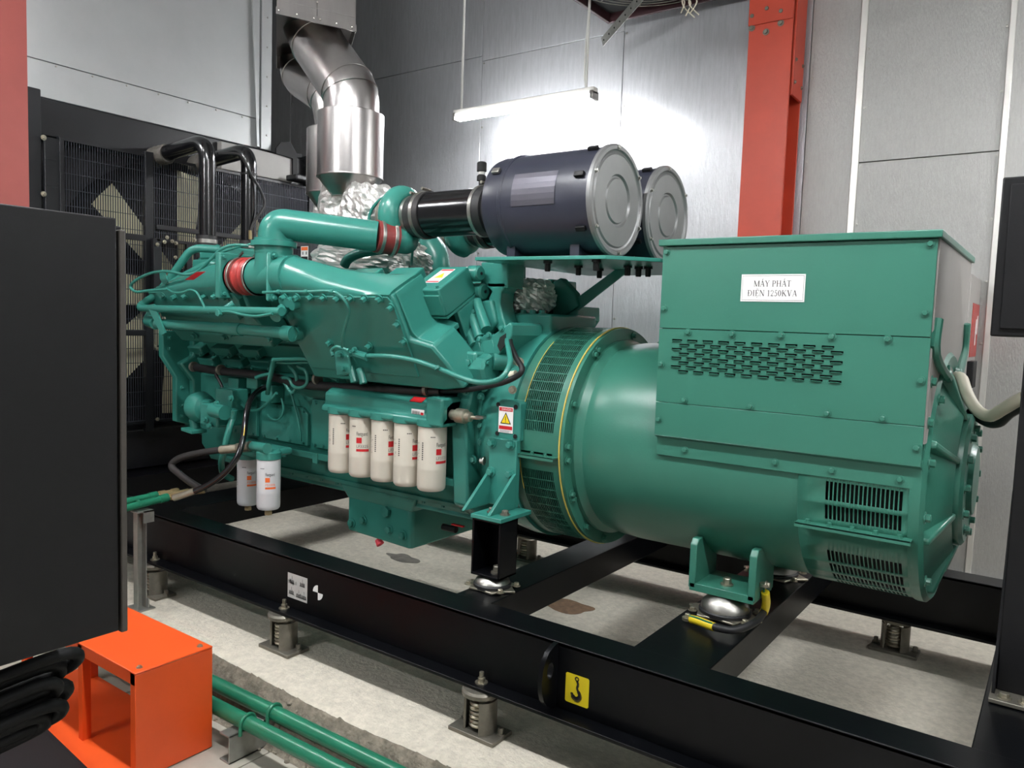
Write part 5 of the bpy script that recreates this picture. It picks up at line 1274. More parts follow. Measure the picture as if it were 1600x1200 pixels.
def gored(pts, r, label, seams):
    t = thing('exhaust_elbow', pts[0], label, 'duct', 'clad exhaust elbows')
    P = fillet(pts, 0.16, 4)
    MB().tube(P, r, 40).build('elbow_pipe', 'clad', t, ang=12)
    for i in seams(P):
        d = (P[min(i + 1, len(P) - 1)] - P[max(i - 1, 0)])
        MB().lathe(P[i], d, [(r + 0.001, -0.004), (r + 0.004, -0.002), (r + 0.004, 0.002), (r + 0.001, 0.004)], 40, caps=False).build('seam_band', 'clad', t)
    return t
g0 = [V((EX, EYY, 2.57)), V((EX, EYY, 2.665)), PY(497, 70, EYY + 0.02), PY(482, 35, EYY + 0.05), PY(478, -20, EYY + 0.08)]
gored(g0, 0.138, 'near clad exhaust elbow rising from the drum into the hood', lambda P: [3, 5, 8, 11])
g1 = [V((-3.38, 2.98, 2.6)), V((-3.42, 2.98, 2.76)), PY(472, 120, 3.05), PY(466, 80, 3.1), PY(470, 20, 3.15)]
gored(g1, 0.12, 'far clad exhaust elbow half hidden behind the near elbow', lambda P: [3, 5, 8, 11])
# hood that takes both elbows
zh = 2.98
A_ = PZ(432, 22, zh); B_ = PZ(556, 50, zh); e_ = (B_ - A_).normalized(); n_ = (PZ(431.5, 104, zh) - A_); n_.normalize(); wd = (B_ - A_).length
hd = thing('exhaust_hood', A_ + n_ * 0.4, 'square sheet metal exhaust hood at the top above the clad elbows', 'hood')
def hp(s, t, z): return V((A_.x, A_.y, 0)) + e_ * s + n_ * t + V((0, 0, z))
sl = 0.03
for s0, s1 in ((0, wd * 0.5 - 0.001), (wd * 0.5 + 0.001, wd)):
    MB().hexa([hp(s0, 0, zh), hp(s1, 0, zh), hp(s1, 0.004, zh), hp(s0, 0.004, zh)], [hp(s0, sl * 4, 4.6), hp(s1, sl * 4, 4.6), hp(s1, sl * 4 + 0.004, 4.6), hp(s0, sl * 4 + 0.004, 4.6)]).build('hood_panel', 'clad', hd)
for s in (0.0, wd - 0.004):
    MB().hexa([hp(s, 0, zh), hp(s + 0.004, 0, zh), hp(s + 0.004, 0.86, zh), hp(s, 0.86, zh)], [hp(s, 0.12, 4.6), hp(s + 0.004, 0.12, 4.6), hp(s + 0.004, 0.86, 4.6), hp(s, 0.86, 4.6)]).build('side_panel', 'clad', hd)
MB().hexa([hp(0, 0.85, zh), hp(wd, 0.85, zh), hp(wd, 0.86, zh), hp(0, 0.86, zh)], [hp(0, 0.85, 4.6), hp(wd, 0.85, 4.6), hp(wd, 0.86, 4.6), hp(0, 0.86, 4.6)]).build('hood_panel', 'clad', hd)
MB().prism([hp(0.004, 0.004, zh + 0.07), hp(wd - 0.004, 0.004, zh + 0.07), hp(wd - 0.004, 0.85, zh + 0.07), hp(0.004, 0.85, zh + 0.07)], (0, 0, 0.004)).build('soffit', 'clad', hd)
MB().hexa([hp(-0.003, -0.006, zh), hp(wd + 0.003, -0.006, zh), hp(wd + 0.003, 0.0, zh), hp(-0.003, 0.0, zh)], [hp(-0.003, -0.002, zh + 0.035), hp(wd + 0.003, -0.002, zh + 0.035), hp(wd + 0.003, 0.004, zh + 0.035), hp(-0.003, 0.004, zh + 0.035)]).build('edge_strip', 'clad', hd)
bolts(hd, [hp(wd * t, -0.006, zh + 0.018) for t in (0.03, 0.25, 0.46, 0.54, 0.75, 0.95)] + [hp(wd * 0.5, -0.0, zh + z) for z in (0.1, 0.3, 0.5)], -n_, 0.005, 0.005, 'steel', False, 'rivet')
# foil wrapped turbine housings and pipes
fw = thing('turbine_wrap', (-2.86, 2.74, 1.75), 'crumpled silver foil wrapped around the exhaust turbine and riser pipe', 'insulation')
foil_lump(PY(578, 335, 2.76), 0.13, 0.13, 0.145, 'turbine_wrap_shell', fw, None, 1.0, 0.10)
pts = [PY(560, 335, 2.78), PY(536, 338, 2.78), PY(528, 318, 2.77), V((EX + 0.02, EYY, 2.3)), V((EX, EYY, 2.36))]
P = catmull(pts, 10)
def foil_tube(P, r, name, parent, seed=0.0):
    rings = []
    t0 = (P[1] - P[0]).normalized(); s, q, _ = frame(t0)
    for i, p in enumerate(P):
        t = (P[min(i + 1, len(P) - 1)] - P[max(i - 1, 0)]).normalized(); ax = t0.cross(t)
        if ax.length > 1e-7:
            R = Matrix.Rotation(t0.angle(t), 3, ax.normalized()); s = R @ s; q = R @ q
        t0 = t; ring = []
        for j in range(34):
            b = 2 * math.pi * j / 34; d = s * math.cos(b) + q * math.sin(b)
            k = 1 + 0.14 * mnoise.noise(p * 9 + d * 1.4 + V((seed, 0, 0))) - 0.16 * abs(mnoise.noise(p * 26 + d * 3.0 + V((seed, 5, 0))))
            ring.append(p + d * r * k)
        rings.append(ring)
    return MB().loft(rings).build(name, 'foil', parent, smooth=False)
foil_tube(P, 0.105, 'riser_wrap', fw, 3.0)
f2w = thing('turbine_wrap', (-3.3, 3.0, 1.75), 'crumpled silver foil on the far exhaust riser, left of the near wrap', 'insulation')
foil_tube(catmull([PY(545, 360, 3.0), PY(522, 350, 3.0), PY(512, 335, 2.99), V((-3.38, 2.98, 2.30)), V((-3.38, 2.98, 2.36))], 8), 0.085, 'riser_wrap', f2w, 8.0)
f3w = thing('manifold_wrap', (-2.95, 2.9, 1.7), 'crumpled silver foil blanket over the exhaust manifold behind the crossover pipe', 'insulation')
foil_lump(PY(575, 402, 2.9), 0.36, 0.13, 0.10, 'manifold_wrap_shell', f3w, None, 11.0, 0.10)
foil_lump(PY(640, 412, 2.9), 0.10, 0.1, 0.07, 'manifold_wrap_shell', f3w, None, 14.0, 0.12)
# far crossover pipe and small lines seen between the rocker covers
MB().tube(catmull([PY(683, 425, 3.3), PY(682, 405, 3.3), PY(675, 388, 3.3), PY(655, 372, 3.28), PY(620, 360, 3.2)], 6), 0.072, 20).build('crossover_pipe', EG, en, ang=60)
MB().lathe(PY(683, 420, 3.3), (0, 0, 1), [(0.085, -0.01), (0.085, 0.01)], 24).build('collar', EG, en)
MB().tube(catmull([PY(538, 415, 2.58), PY(545, 404, 2.58), PY(565, 395, 2.6), PY(600, 389, 2.65), PY(618, 385, 2.7)], 6), 0.024, 14).build('oil_drain_pipe', EG, en, ang=60)
MB().tube(catmull([PY(575, 368, 2.66), PY(578, 335, 2.66), PY(588, 318, 2.66), PY(600, 308, 2.66)], 6), 0.008, 8).build('oil_feed_pipe', EG, en, ang=60)
for px in (570, 645): MB().tube([PY(px, 388, 2.8), PY(px - 2, 415, 2.8)], 0.006, 8).build('small_line', EG, en)

# ================================================================== RADIATOR
XR = -4.6
ra = thing('radiator', (-4.95, 2.905, ZS), 'tall black radiator with wire guard in front of a cream bladed fan', 'radiator')
RB = 'rad_black'
MB().box(-5.32, -4.98, 1.93, 3.88, ZS, 2.5).build('core', 'void', ra)
MB().box(-5.34, -4.70, 1.90, 3.90, 2.49, 2.70).build('top_tank', RB, ra, bevel=0.01)
MB().box(-5.34, -4.70, 1.90, 3.90, ZS, 0.80).build('bottom_tank', RB, ra, bevel=0.01)
for y0, y1_ in ((1.86, 1.985), (3.82, 3.92)):
    MB().box(-5.36, XR - 0.02, y0, y1_, ZS, 2.72).build('side_frame', RB, ra, bevel=0.006)
sd = MB().box(XR - 0.022, XR, 1.99, 2.075, ZS + 0.2, 2.47).build('guard_side', RB, ra, bevel=0.003)
for k in range(11): MB().box(XR, XR + 0.004, 1.997, 2.055, 0.9 + 0.145 * k, 0.912 + 0.145 * k).build('side_rib', RB, sd)
bolts(ra, [PX(68, 215, XR), PX(68, 303, XR)], (1, 0, 0), 0.010, 0.014, 'zinc')
# shroud ring round the fan
YFN, ZFN = 2.93, 1.66
def ring_plate(x, r, y0, y1_, z0, z1_, n=64):
    mb = MB(); inner = []; outer = []
    for i in range(n):
        a = 2 * math.pi * i / n; c, s = math.cos(a), math.sin(a)
        inner.append(V((x, YFN + r * c, ZFN + r * s)))
        k = min(((y1_ - YFN) / c if c > 1e-6 else (y0 - YFN) / c if c < -1e-6 else 9), ((z1_ - ZFN) / s if s > 1e-6 else (z0 - ZFN) / s if s < -1e-6 else 9))
        outer.append(V((x, YFN + k * c, ZFN + k * s)))
    vs = inner + outer
    mb.add(vs, [(i, (i + 1) % n, n + (i + 1) % n, n + i) for i in range(n)])
    mb.add(inner + [p - V((0.14, 0, 0)) for p in inner], [(i, (i + 1) % n, n + (i + 1) % n, n + i) for i in range(n)])
    return mb
ring_plate(-4.84, 0.86, 1.985, 3.82, 0.8, 2.49).build('fan_shroud', RB, ra, ang=40)
# guard: frames, wires
for y, w_, z0, z1_ in ((2.075, 0.012, 0.85, 2.475), (PX(232, 300, XR).y, 0.026, 0.80, 2.50), (3.80, 0.012, 0.85, 2.49)):
    MB().box(XR - 0.02, XR + 0.012, y - w_, y + w_, z0, z1_).build('guard_post', RB, ra, bevel=0.002)
for py, px in ((371, 215), (520, 218)):
    z = PX(px, py, XR).z; MB().box(XR - 0.015, XR + 0.01, 2.06, PX(232, 300, XR).y, z - 0.018, z + 0.018).build('guard_rail', RB, ra, bevel=0.002)
z = PX(430, 377, XR).z
MB().box(XR - 0.015, XR + 0.012, 2.62, 3.80, z - 0.018, z + 0.012).build('guard_rail', RB, ra, bevel=0.002)
for z in (0.86, 2.475): MB().box(XR - 0.015, XR + 0.006, 2.06, 3.81, z - 0.008, z + 0.008).build('guard_rail', RB, ra)
def wires(y0, y1_, z0, z1_):
    mb = MB(); n = int((y1_ - y0) / 0.0143)
    for i in range(n + 1):
        y = y0 + (y1_ - y0) * i / n; mb.box(XR - 0.0045, XR - 0.0005, y - 0.002, y + 0.002, z0, z1_)
    k = int((z1_ - z0) / 0.087)
    for i in range(k + 1):
        z = z0 + (z1_ - z0) * i / k; mb.box(XR, XR + 0.003, y0, y1_, z - 0.0017, z + 0.0017)
    return mb
ym = PX(232, 300, XR).y
for a, b in ((2.087, ym - 0.026), (ym + 0.026, 3.08), (3.085, 3.79)):
    tag(wires(a, b, 0.87, 2.47).build('wire_guard', 'guard_wire', ra, smooth=False), kind='stuff')
# fan drive bracket with bolts
for q in (((245, 372), (330, 386)), ((240, 372), (252, 470)), ((292, 380), (300, 450))):
    a, b = PX(*q[0], XR + 0.05), PX(*q[1], XR + 0.05)
    MB().box(XR + 0.02, XR + 0.05, min(a.y, b.y), max(a.y, b.y), min(a.z, b.z), max(a.z, b.z)).build('drive_bracket', RB, ra, bevel=0.002)
bolts(ra, [PX(*q, XR + 0.05) for q in ((246, 382), (257, 378), (261, 371), (269, 377), (275, 380), (304, 375), (274, 402), (246, 470), (246, 545), (246, 655))], (1, 0, 0), 0.008, 0.012, 'zinc')
# the fan: hub and eight blades
fan = MB().lathe((-4.84, YFN, ZFN), (1, 0, 0), [(0.17, 0), (0.17, 0.10), (0.13, 0.13), (0.0, 0.13)], 32).build('fan_hub', 'black_satin', ra)
def blade():
    mb = MB(); rings = []
    for i in range(8):
        t = i / 7; r = 0.16 + 0.63 * t; w_ = 0.105 + 0.015 * t; tw = math.radians(34 - 14 * t)
        c = V((0, 0, r)); s = V((math.cos(tw), math.sin(tw), 0)); nn = V((-math.sin(tw), math.cos(tw), 0))
        rings.append([c - s * w_ + nn * 0.0, c - s * 0.03 + nn * 0.014, c + s * w_, c - s * 0.03 + nn * 0.006][0:4])
    return mb.loft(rings)
bm_ = shared(('fan_blade',), blade, 'cream')
for k in range(8):
    a = math.radians(45 * k + 2)
    o = place('fan_blade', bm_, ra, V((-4.79, YFN, ZFN)), (0, math.sin(a), math.cos(a)), up=(-1, 0, 0))
# right hand top: bare metal tank end and bracket
p0, p1, p2, p3 = PX(348, 242, -4.66), PX(398, 234, -4.66), PX(456, 248, -4.66), PX(456, 275, -4.66)
MB().box(-5.3, -4.655, PX(345, 250, -4.66).y, PX(456, 250, -4.66).y, 2.50, PX(440, 243, -4.66).z).build('tank_end', 'panel_grey', ra, bevel=0.004, label='bare silver metal tank end')
MB().prism([PX(*q, -4.65) for q in ((430, 232), (437, 223), (452, 222), (462, 240), (470, 241), (470, 246), (463, 246), (463, 273), (456, 273), (456, 248), (430, 240))], (0.012, 0, 0)).build('tank_bracket', 'cable_black', ra, smooth=False)
MB().box(-4.62, -4.5, 3.60, 3.80, 2.50, 2.54).build('pipe_saddle', RB, ra, bevel=0.01)
# black side guard at the right with a caution label
MB().box(-4.55, -4.1, 3.36, 3.72, 1.0, 1.93).build('belt_guard', RB, ra, bevel=0.004)
cl = PY(476, 398, 3.36)
lb, fn = flat_label(cl, (1, 0, 0), (0, 0, 1), 0.075, 0.11, 'caution_label', 'label_white', ra, label='white and orange caution label')
f2 = lambda s, t: fn(s, t) + V((0, -0.001, 0))
fquad(f2, -0.032, 0.032, 0.028, 0.05).build('orange_band', 'orange_print', lb, smooth=False)
fquad(f2, -0.032, 0.032, -0.05, -0.012, fquad(f2, -0.02, -0.012, 0.0, 0.02, fquad(f2, 0.014, 0.022, 0.0, 0.02))).build('black_band', 'black_print', lb, smooth=False)
# coolant pipes from the top tank down to the engine
def coolant(y, x, zt_, label):
    t = thing('coolant_pipe', (x, y, 1.85), label, 'pipe', 'black coolant pipes')
    MB().tube(fillet([V((-4.64, y, zt_ - 0.035)), V((x, y, zt_)), V((x, y, 1.96))], 0.11, 10), 0.046, 22).build('steel_pipe', 'pipe_black', t, ang=60)
    d = V((1, 0, 0.06)).normalized()
    MB().lathe(V((-4.70, y, zt_ - 0.042)), d, [(0.052, 0), (0.06, 0.02), (0.054, 0.04), (0.062, 0.06), (0.055, 0.085), (0.061, 0.105), (0.055, 0.13), (0.06, 0.15), (0.052, 0.17)], 22).build('rubber_hose', 'grey_hose', t, ang=60)
    MB().lathe((x, y, 1.86), (0, 0, 1), [(0.055, 0), (0.055, 0.13)], 22).build('rubber_hose', 'hose', t)
    MB().lathe((x, y, 1.945), (0, 0, 1), [(0.0565, 0), (0.058, 0.002), (0.058, 0.022), (0.0565, 0.024)], 22).build('hose_clamp', 'steel', t)
    return t
coolant(2.66, -4.12, PX(325, 212, -4.12).z - 0.03, 'near black coolant pipe bending down to the engine front')
cpp = coolant(2.94, -4.12, PX(389, 226, -4.12).z - 0.03, 'far black coolant pipe bending down, with a thin vent hose strapped to it')
MB().tube(catmull([PX(340, 240, -4.1), PX(365, 240, -4.08), PX(378, 245, -4.06), PX(392, 272, -4.05), PX(408, 300, -4.05), PX(413, 322, -4.05), PX(400, 342, -4.05), PX(392, 360, -4.05), PX(391, 375, -4.05)], 6), 0.009, 8).build('vent_hose', 'hose', cpp, ang=60)
MB().cyl(PX(391, 360, -4.05), PX(391, 374, -4.05), 0.010, n=8).build('hose_tip', 'copper', cpp)
MB().lathe(V((-4.12, 2.94, PX(390, 273, -4.12).z)), (0, 0, 1), [(0.049, -0.006), (0.049, 0.006)], 20).build('strap', 'rubber', cpp)
# air duct above the radiator
dc = thing('air_duct', (-5.6, 2.6, 2.7), 'wide grey sheet metal air duct above the radiator', 'duct')
XD = -4.705
MB().box(-6.98, XD, 1.72, 3.44, 2.9, 4.88).build('panel', 'galv', dc, bevel=0.003)
MB().box(-6.98, XD - 0.004, 1.72, 3.44, 2.702, 2.898).build('panel', 'galv', dc, bevel=0.003)
MB().prism([V((XD, 3.42, 2.705)), V((XD + 0.03, 3.40, 2.705)), V((XD + 0.03, 3.30, 4.88)), V((XD, 3.30, 4.88))], (0, 0.02, 0)).build('folded_seam', 'galv', dc)
MB().box(-6.98, XD + 0.012, 3.445, 3.53, 2.70, 4.2).build('flange_angle', 'galv', dc, bevel=0.003)
bolts(dc, [V((XD, 1.9 + 0.2 * k, 2.885)) for k in range(8)] + [V((XD + 0.012, 3.49, 2.8 + 0.2 * k)) for k in range(6)], (1, 0, 0), 0.006, 0.006, 'steel', False, 'rivet')

# ================================================================== CONTROL PANEL AT THE RIGHT
cpn = thing('control_panel', (0.15, 2.6, ZS), 'black control panel box on a post at the right edge, standing on the skid', 'control panel')
bt, bb = PY(1567, 277, 2.40).z, PY(1547, 525, 2.40).z
xl = PY(1557, 400, 2.40).x
MB().box(xl, 0.62, 2.40, 2.78, bb, bt).build('cabinet', 'black_satin', cpn, bevel=0.004)
MB().box(xl + 0.02, 0.60, 2.392, 2.402, bb + 0.02, bt - 0.02).build('door', 'black_satin', cpn, bevel=0.002)
pb = PZ(1546, 1083, ZS + 0.008)
MB().box(pb.x + 0.012, 0.24, pb.y + 0.03, pb.y + 0.22, ZS + 0.012, bb).build('post', 'black_satin', cpn, bevel=0.004)
MB().prism([V((pb.x + 0.004, pb.y - 0.004, ZS + 0.01)), V((pb.x + 0.004, pb.y + 0.30, ZS + 0.01)), V((pb.x + 0.004, pb.y + 0.30, ZS + 0.55)), V((pb.x + 0.004, pb.y + 0.22, ZS + 0.55)), V((pb.x + 0.004, pb.y, ZS + 0.06))], (0.008, 0, 0)).build('side_gusset', 'black_satin', cpn, bevel=0.001)
MB().box(pb.x, 0.24, pb.y - 0.045, pb.y + 0.26, ZS, ZS + 0.012).build('foot_plate', 'dull_steel', cpn, bevel=0.002)
bolts(cpn, [V((pb.x + 0.035 + 0.05 * k, pb.y - 0.015, ZS + 0.012)) for k in range(4)], (0, 0, 1), 0.012, 0.014, 'zinc')
# cables from the alternator to the post
cbw = [PY(1494, 588, 3.05), PY(1503, 592, 3.0), PY(1511, 615, 2.9), PY(1526, 640, 2.85), PY(1546, 650, 2.8), PY(1566, 640, 2.75), PY(1586, 628, 2.7), PY(1602, 620, 2.68)]
MB().tube(catmull(cbw, 5), 0.0185, 12).build('white_cable', 'cable_white', label='cream white cable sagging from the alternator box to the black post', cat='cable', ang=60)
cbk = [PY(1492, 600, 3.1), PY(1504, 612, 3.02), PY(1520, 642, 2.95), PY(1540, 658, 2.9), PY(1560, 660, 2.85), PY(1578, 645, 2.8), PY(1600, 632, 2.75)]
MB().tube(catmull(cbk, 5), 0.017, 10).build('black_cable', 'rubber', label='black cable sagging just below the cream white cable', cat='cable', ang=60)
# grey wall cabinet behind the alternator
wc = thing('wall_cabinet', (-0.75, 4.8, 0.4), 'grey cabinet on the back wall with a red label, seen beside the alternator box', 'cabinet')
xc = PY(1533, 437, 4.98).x; zc1 = PY(1533, 437, 4.98).z; zc0 = PY(1500, 840, 4.98).z; zcm = PY(1503, 753, 4.98).z
MB().box(xc - 0.5, xc, 4.5, 4.998, zcm, zc1).build('body', 'panel_grey', wc, bevel=0.004)
MB().box(xc - 0.5, xc, 4.5, 4.998, zc0, zcm).build('base', 'black_satin', wc, bevel=0.002)
MB().box(xc, xc + 0.003, 4.66, 4.99, zc1 - 0.42, zc1 - 0.14).build('red_label', 'bellows_red', wc)
fnl = plane_fn((xc + 0.0035, 4.86, zc1 - 0.28), (0, 1, 0), (0, 0, 1), 0.0005)
g = fquad(fnl, -0.02, 0.02, -0.08, 0.06); fquad(fnl, 0.04, 0.08, -0.02, 0.08, g); g.build('label_print', 'label_white', wc, smooth=False)
MB().box(xc, xc + 0.003, 4.66, 4.96, zc1 - 1.1, zc1 - 0.45).build('white_plate', 'label_grey', wc)
MB().box(xc, xc + 0.03, 4.60, 4.78, zc1 - 0.58, zc1 - 0.44).build('handle', 'black_satin', wc, bevel=0.004)
bolts(wc, [V((xc, 4.95, zcm + 0.06 * k)) for k in range(3)], (1, 0, 0), 0.006, 0.006, 'steel')

# ================================================================== LEFT FOREGROUND
XB = -1.5
yr = PX(200, 600, XB).y; zt_, zb_ = PX(190, 342, XB).z, PX(195, 986, XB).z
bc_ = thing('black_cabinet', (XB - 0.25, 0.4, zb_), 'large matt black steel cabinet filling the left edge', 'cabinet')
MB().box(XB - 0.5, XB - 0.02, -0.35, yr, zb_, zt_ - 0.012).build('body', 'black_satin', bc_, bevel=0.004)
yd = PX(187, 600, XB).y
MB().box(XB - 0.018, XB, -0.33, yd - 0.004, zb_ + 0.004, zt_).build('door', 'black_satin', bc_, bevel=0.003)
MB().box(XB - 0.02, XB - 0.004, yd + 0.003, yr, zb_ - 0.004, zt_ - 0.02).build('edge_strip', 'dusty_black', bc_, bevel=0.003)
for y in (-0.3, 0.25):
    MB().box(XB - 0.45, XB - 0.40, y, y + 0.05, 0.0, zb_).build('leg', 'black_satin', bc_, bevel=0.002)
# cables hanging in loops below it
for k in range(6):
    z0 = 0.775 - 0.027 * k; y1_ = 0.83 - 0.018 * (k % 3) - 0.004 * k; x_ = -1.80 - 0.03 * (k % 2)
    pts = [V((x_, 0.30 + 0.04 * k, zb_ - 0.001)), V((x_, 0.34 + 0.03 * k, z0 + 0.03)), V((x_ + 0.02, 0.55, z0 - 0.01)), V((x_ + 0.02, y1_ - 0.04, z0)), V((x_, y1_, z0 - 0.035)), V((x_ - 0.05, y1_ - 0.06, z0 - 0.075)), V((x_ - 0.06, 0.5, z0 - 0.10)), V((x_ - 0.05, 0.28, z0 - 0.14)), V((x_, 0.1, z0 - 0.2)), V((x_ + 0.02, -0.1, 0.05 + 0.03 * k))]
    MB().tube(catmull(pts, 6), 0.0145 + 0.002 * (k % 2), 10).build('power_cable', 'cable_black', label='thick black power cable looping below the black cabinet, %s of the coil' % ('uppermost', 'second from the top', 'third from the top', 'third from the bottom', 'second from the bottom', 'lowest')[k], cat='cable', group='cables looping below the cabinet', ang=60)
# dark floor channel at the lower left
a, b = PZ(60, 1125, 0.10), PZ(140, 1202, 0.10)
d2 = (b - a).normalized(); n2 = V((d2.y, -d2.x, 0))
ft = thing('cable_trough', a, 'black steel cable trough on the floor at the lower left corner', 'trough')
MB().prism([a - d2 * 0.6, b + d2 * 0.8, b + d2 * 0.8 + n2 * 0.012, a - d2 * 0.6 + n2 * 0.012], (0, 0, -0.1)).build('side_plate', 'black_satin', ft, bevel=0.002)
MB().prism([a - d2 * 0.6 + n2 * 0.012, b + d2 * 0.8 + n2 * 0.012, b + d2 * 0.8 + n2 * 0.22, a - d2 * 0.6 + n2 * 0.22], (0, 0, -0.095)).build('tray', 'black_satin', ft)
MB().prism([a - d2 * 0.6 + n2 * 0.22, b + d2 * 0.8 + n2 * 0.22, b + d2 * 0.8 + n2 * 0.5, a - d2 * 0.6 + n2 * 0.5], (0, 0, 0.02)).build('cover', 'black_satin', ft, bevel=0.002)
# orange stand
os_ = thing('orange_stand', (-2.75, 1.42, 0.0), 'bright orange steel box stand with open side on the tiled floor', 'stand')
ox0, ox1, oy0, oy1, oz = -3.22, -2.38, 1.283, 1.562, 0.375
MB().box(ox0, ox1 + 0.002, oy0 - 0.002, oy1, oz - 0.006, oz).build('top_plate', 'orange', os_, bevel=0.002)
MB().box(ox1 - 0.004, ox1, oy0, oy1, 0.004, oz - 0.008).build('end_panel', 'orange', os_, bevel=0.002)
MB().box(ox0, ox1 - 0.004, oy0, oy0 + 0.004, oz - 0.045, oz - 0.006).build('lip', 'orange', os_)
for x in (ox1 - 0.032, -2.765, ox0): MB().box(x, x + 0.03, oy0, oy0 + 0.03, 0.004, oz - 0.006).build('leg', 'orange', os_, bevel=0.001)
for x in (ox1 - 0.032, -2.765, ox0): MB().box(x, x + 0.03, oy1 - 0.03, oy1, 0.004, oz - 0.006).build('leg', 'orange', os_, bevel=0.001)
MB().box(ox0, ox1 - 0.004, oy1 - 0.03, oy1 - 0.002, 0.10, 0.135).build('rail', 'orange', os_, bevel=0.001)
MB().box(ox0 - 0.1, ox1 - 0.004, 0.95, oy1 - 0.002, 0.004, 0.02).build('base_plate', 'orange', os_, bevel=0.001)
bolts(os_, [V((ox1 - 0.03, oy0 + 0.03, oz)), V((ox1 - 0.03, oy1 - 0.03, oz))], (0, 0, 1), 0.007, 0.007, 'zinc')

# ================================================================== PIPES ON THE FLOOR
def floor_pipe(q0, q1, z, label):
    a, b = PZ(*q0, z), PZ(*q1, z); d = (b - a).normalized()
    t = thing('floor_pipe', a, label, 'pipe', 'green pipes along the plinth')
    MB().tube([a - d * 1.6, a, b, b + d * 0.5], 0.0265, 18).build('pipe', 'pipe_green', t)
    return t, a, d
zp_ = 0.128
fp1, a1, dd1 = floor_pipe((340, 1070), (600, 1198), zp_, 'green floor pipe nearer the plinth')
fp2, a2, dd2 = floor_pipe((340, 1105), (505, 1190), zp_, 'green floor pipe further from the plinth, beside the orange stand')
def ubolt(px, py, a, d, parent):
    p = PZ(px, py, zp_); p = a + d * (p - a).dot(d); s = V((-d.y, d.x, 0))
    pts = [p + s * 0.03 * math.cos(t) + V((0, 0, 0.03 * math.sin(t))) for t in [math.pi * k / 10 for k in range(11)]]
    pts = [p + s * 0.03 - V((0, 0, 0.035))] + pts + [p - s * 0.03 - V((0, 0, 0.035))]
    MB().tube(pts, 0.007, 8).build('u_bolt', 'pipe_green', parent, ang=60)
    return p
u1 = ubolt(432, 1112, a1, dd1, fp1); u2 = ubolt(392, 1127, a2, dd2, fp2)
cs = thing('channel_support', ((u1 + u2) / 2).to_tuple()[:2] + (0,), 'short grey steel channel carrying the two green floor pipes', 'support')
c0 = V((u1.x - 0.03, 1.535, 0)); L = 0.29
for nm, (x0, x1, z0, z1_) in (('web', (c0.x + 0.0, c0.x + 0.006, 0.0, 0.1)), ('flange', (c0.x - 0.05, c0.x + 0.006, 0.094, 0.1)), ('flange', (c0.x - 0.05, c0.x + 0.006, 0.0, 0.006))):
    MB().box(x0, x1, 1.535, 1.535 + L, z0, z1_).build(nm, 'galv_strut', cs, bevel=0.001)
# upright post and the pair of fuel pipes at the left end of the skid
po = thing('pipe_post', (-3.43, 1.855, ZP), 'slim grey strut post beside the skid carrying two small green pipes', 'post')
xp_, yp_ = -3.43, 1.865
pz1 = PX(214, 797, xp_).z
MB().box(xp_ - 0.004, xp_ + 0.0, yp_ - 0.02, yp_ + 0.02, ZP, pz1).build('strut_web', 'galv_strut', po)
for s in (-1, 1): MB().box(xp_ - 0.0, xp_ + 0.035, yp_ + s * 0.02 - 0.002, yp_ + s * 0.02 + 0.002, ZP, pz1).build('strut_flange', 'galv_strut', po)
MB().box(xp_ - 0.05, xp_ + 0.06, yp_ - 0.05, yp_ + 0.05, ZP, ZP + 0.006).build('foot_plate', 'galv_strut', po, bevel=0.001)
MB().box(xp_ - 0.005, xp_ + 0.05, yp_ + 0.02, yp_ + 0.026, ZP, ZP + 0.05).build('foot_angle', 'galv_strut', po)
MB().box(xp_ - 0.01, xp_ + 0.05, yp_ - 0.03, yp_ + 0.05, pz1 - 0.005, pz1).build('top_plate', 'galv_strut', po)
MB().box(xp_ + 0.044, xp_ + 0.05, yp_ - 0.0, yp_ + 0.05, pz1 - 0.055, pz1).build('clip_angle', 'galv_strut', po)
for k, (x, q0, q1, lab) in enumerate(((-3.50, (190, 785), (245, 774), 'upper of two small green pipes entering behind the black cabinet'), (-3.42, (190, 796), (262, 777), 'lower of two small green pipes clamped on the strut post'))):
    a, b = PX(*q0, x), PX(*q1, x); d = (b - a).normalized()
    t = thing('fuel_pipe', a, lab, 'pipe', 'small green fuel pipes')
    MB().tube([a - d * 0.5, b], 0.0165, 14).build('pipe', 'pipe_green', t)
    MB().lathe(b - d * 0.04, d, [(0.02, 0), (0.02, 0.04)], 14).build('socket', 'pipe_green', t)
    MB().lathe(b, d, [(0.014, 0), (0.014, 0.012), (0.019, 0.012), (0.019, 0.045), (0.015, 0.045), (0.015, 0.075), (0.018, 0.075), (0.018, 0.11)], 6).build('brass_fitting', 'copper', t)
    if k == 1:
        p = PX(217, 789, x); s = V((1, 0, 0)); MB().tube([p + s * 0.02 * math.cos(u) + V((0, 0, 0.02 * math.sin(u))) for u in [math.pi * j / 8 for j in range(9)]] + [p - s * 0.02 - V((0, 0, 0.05))], 0.004, 6).build('u_bolt', 'pipe_green', t)
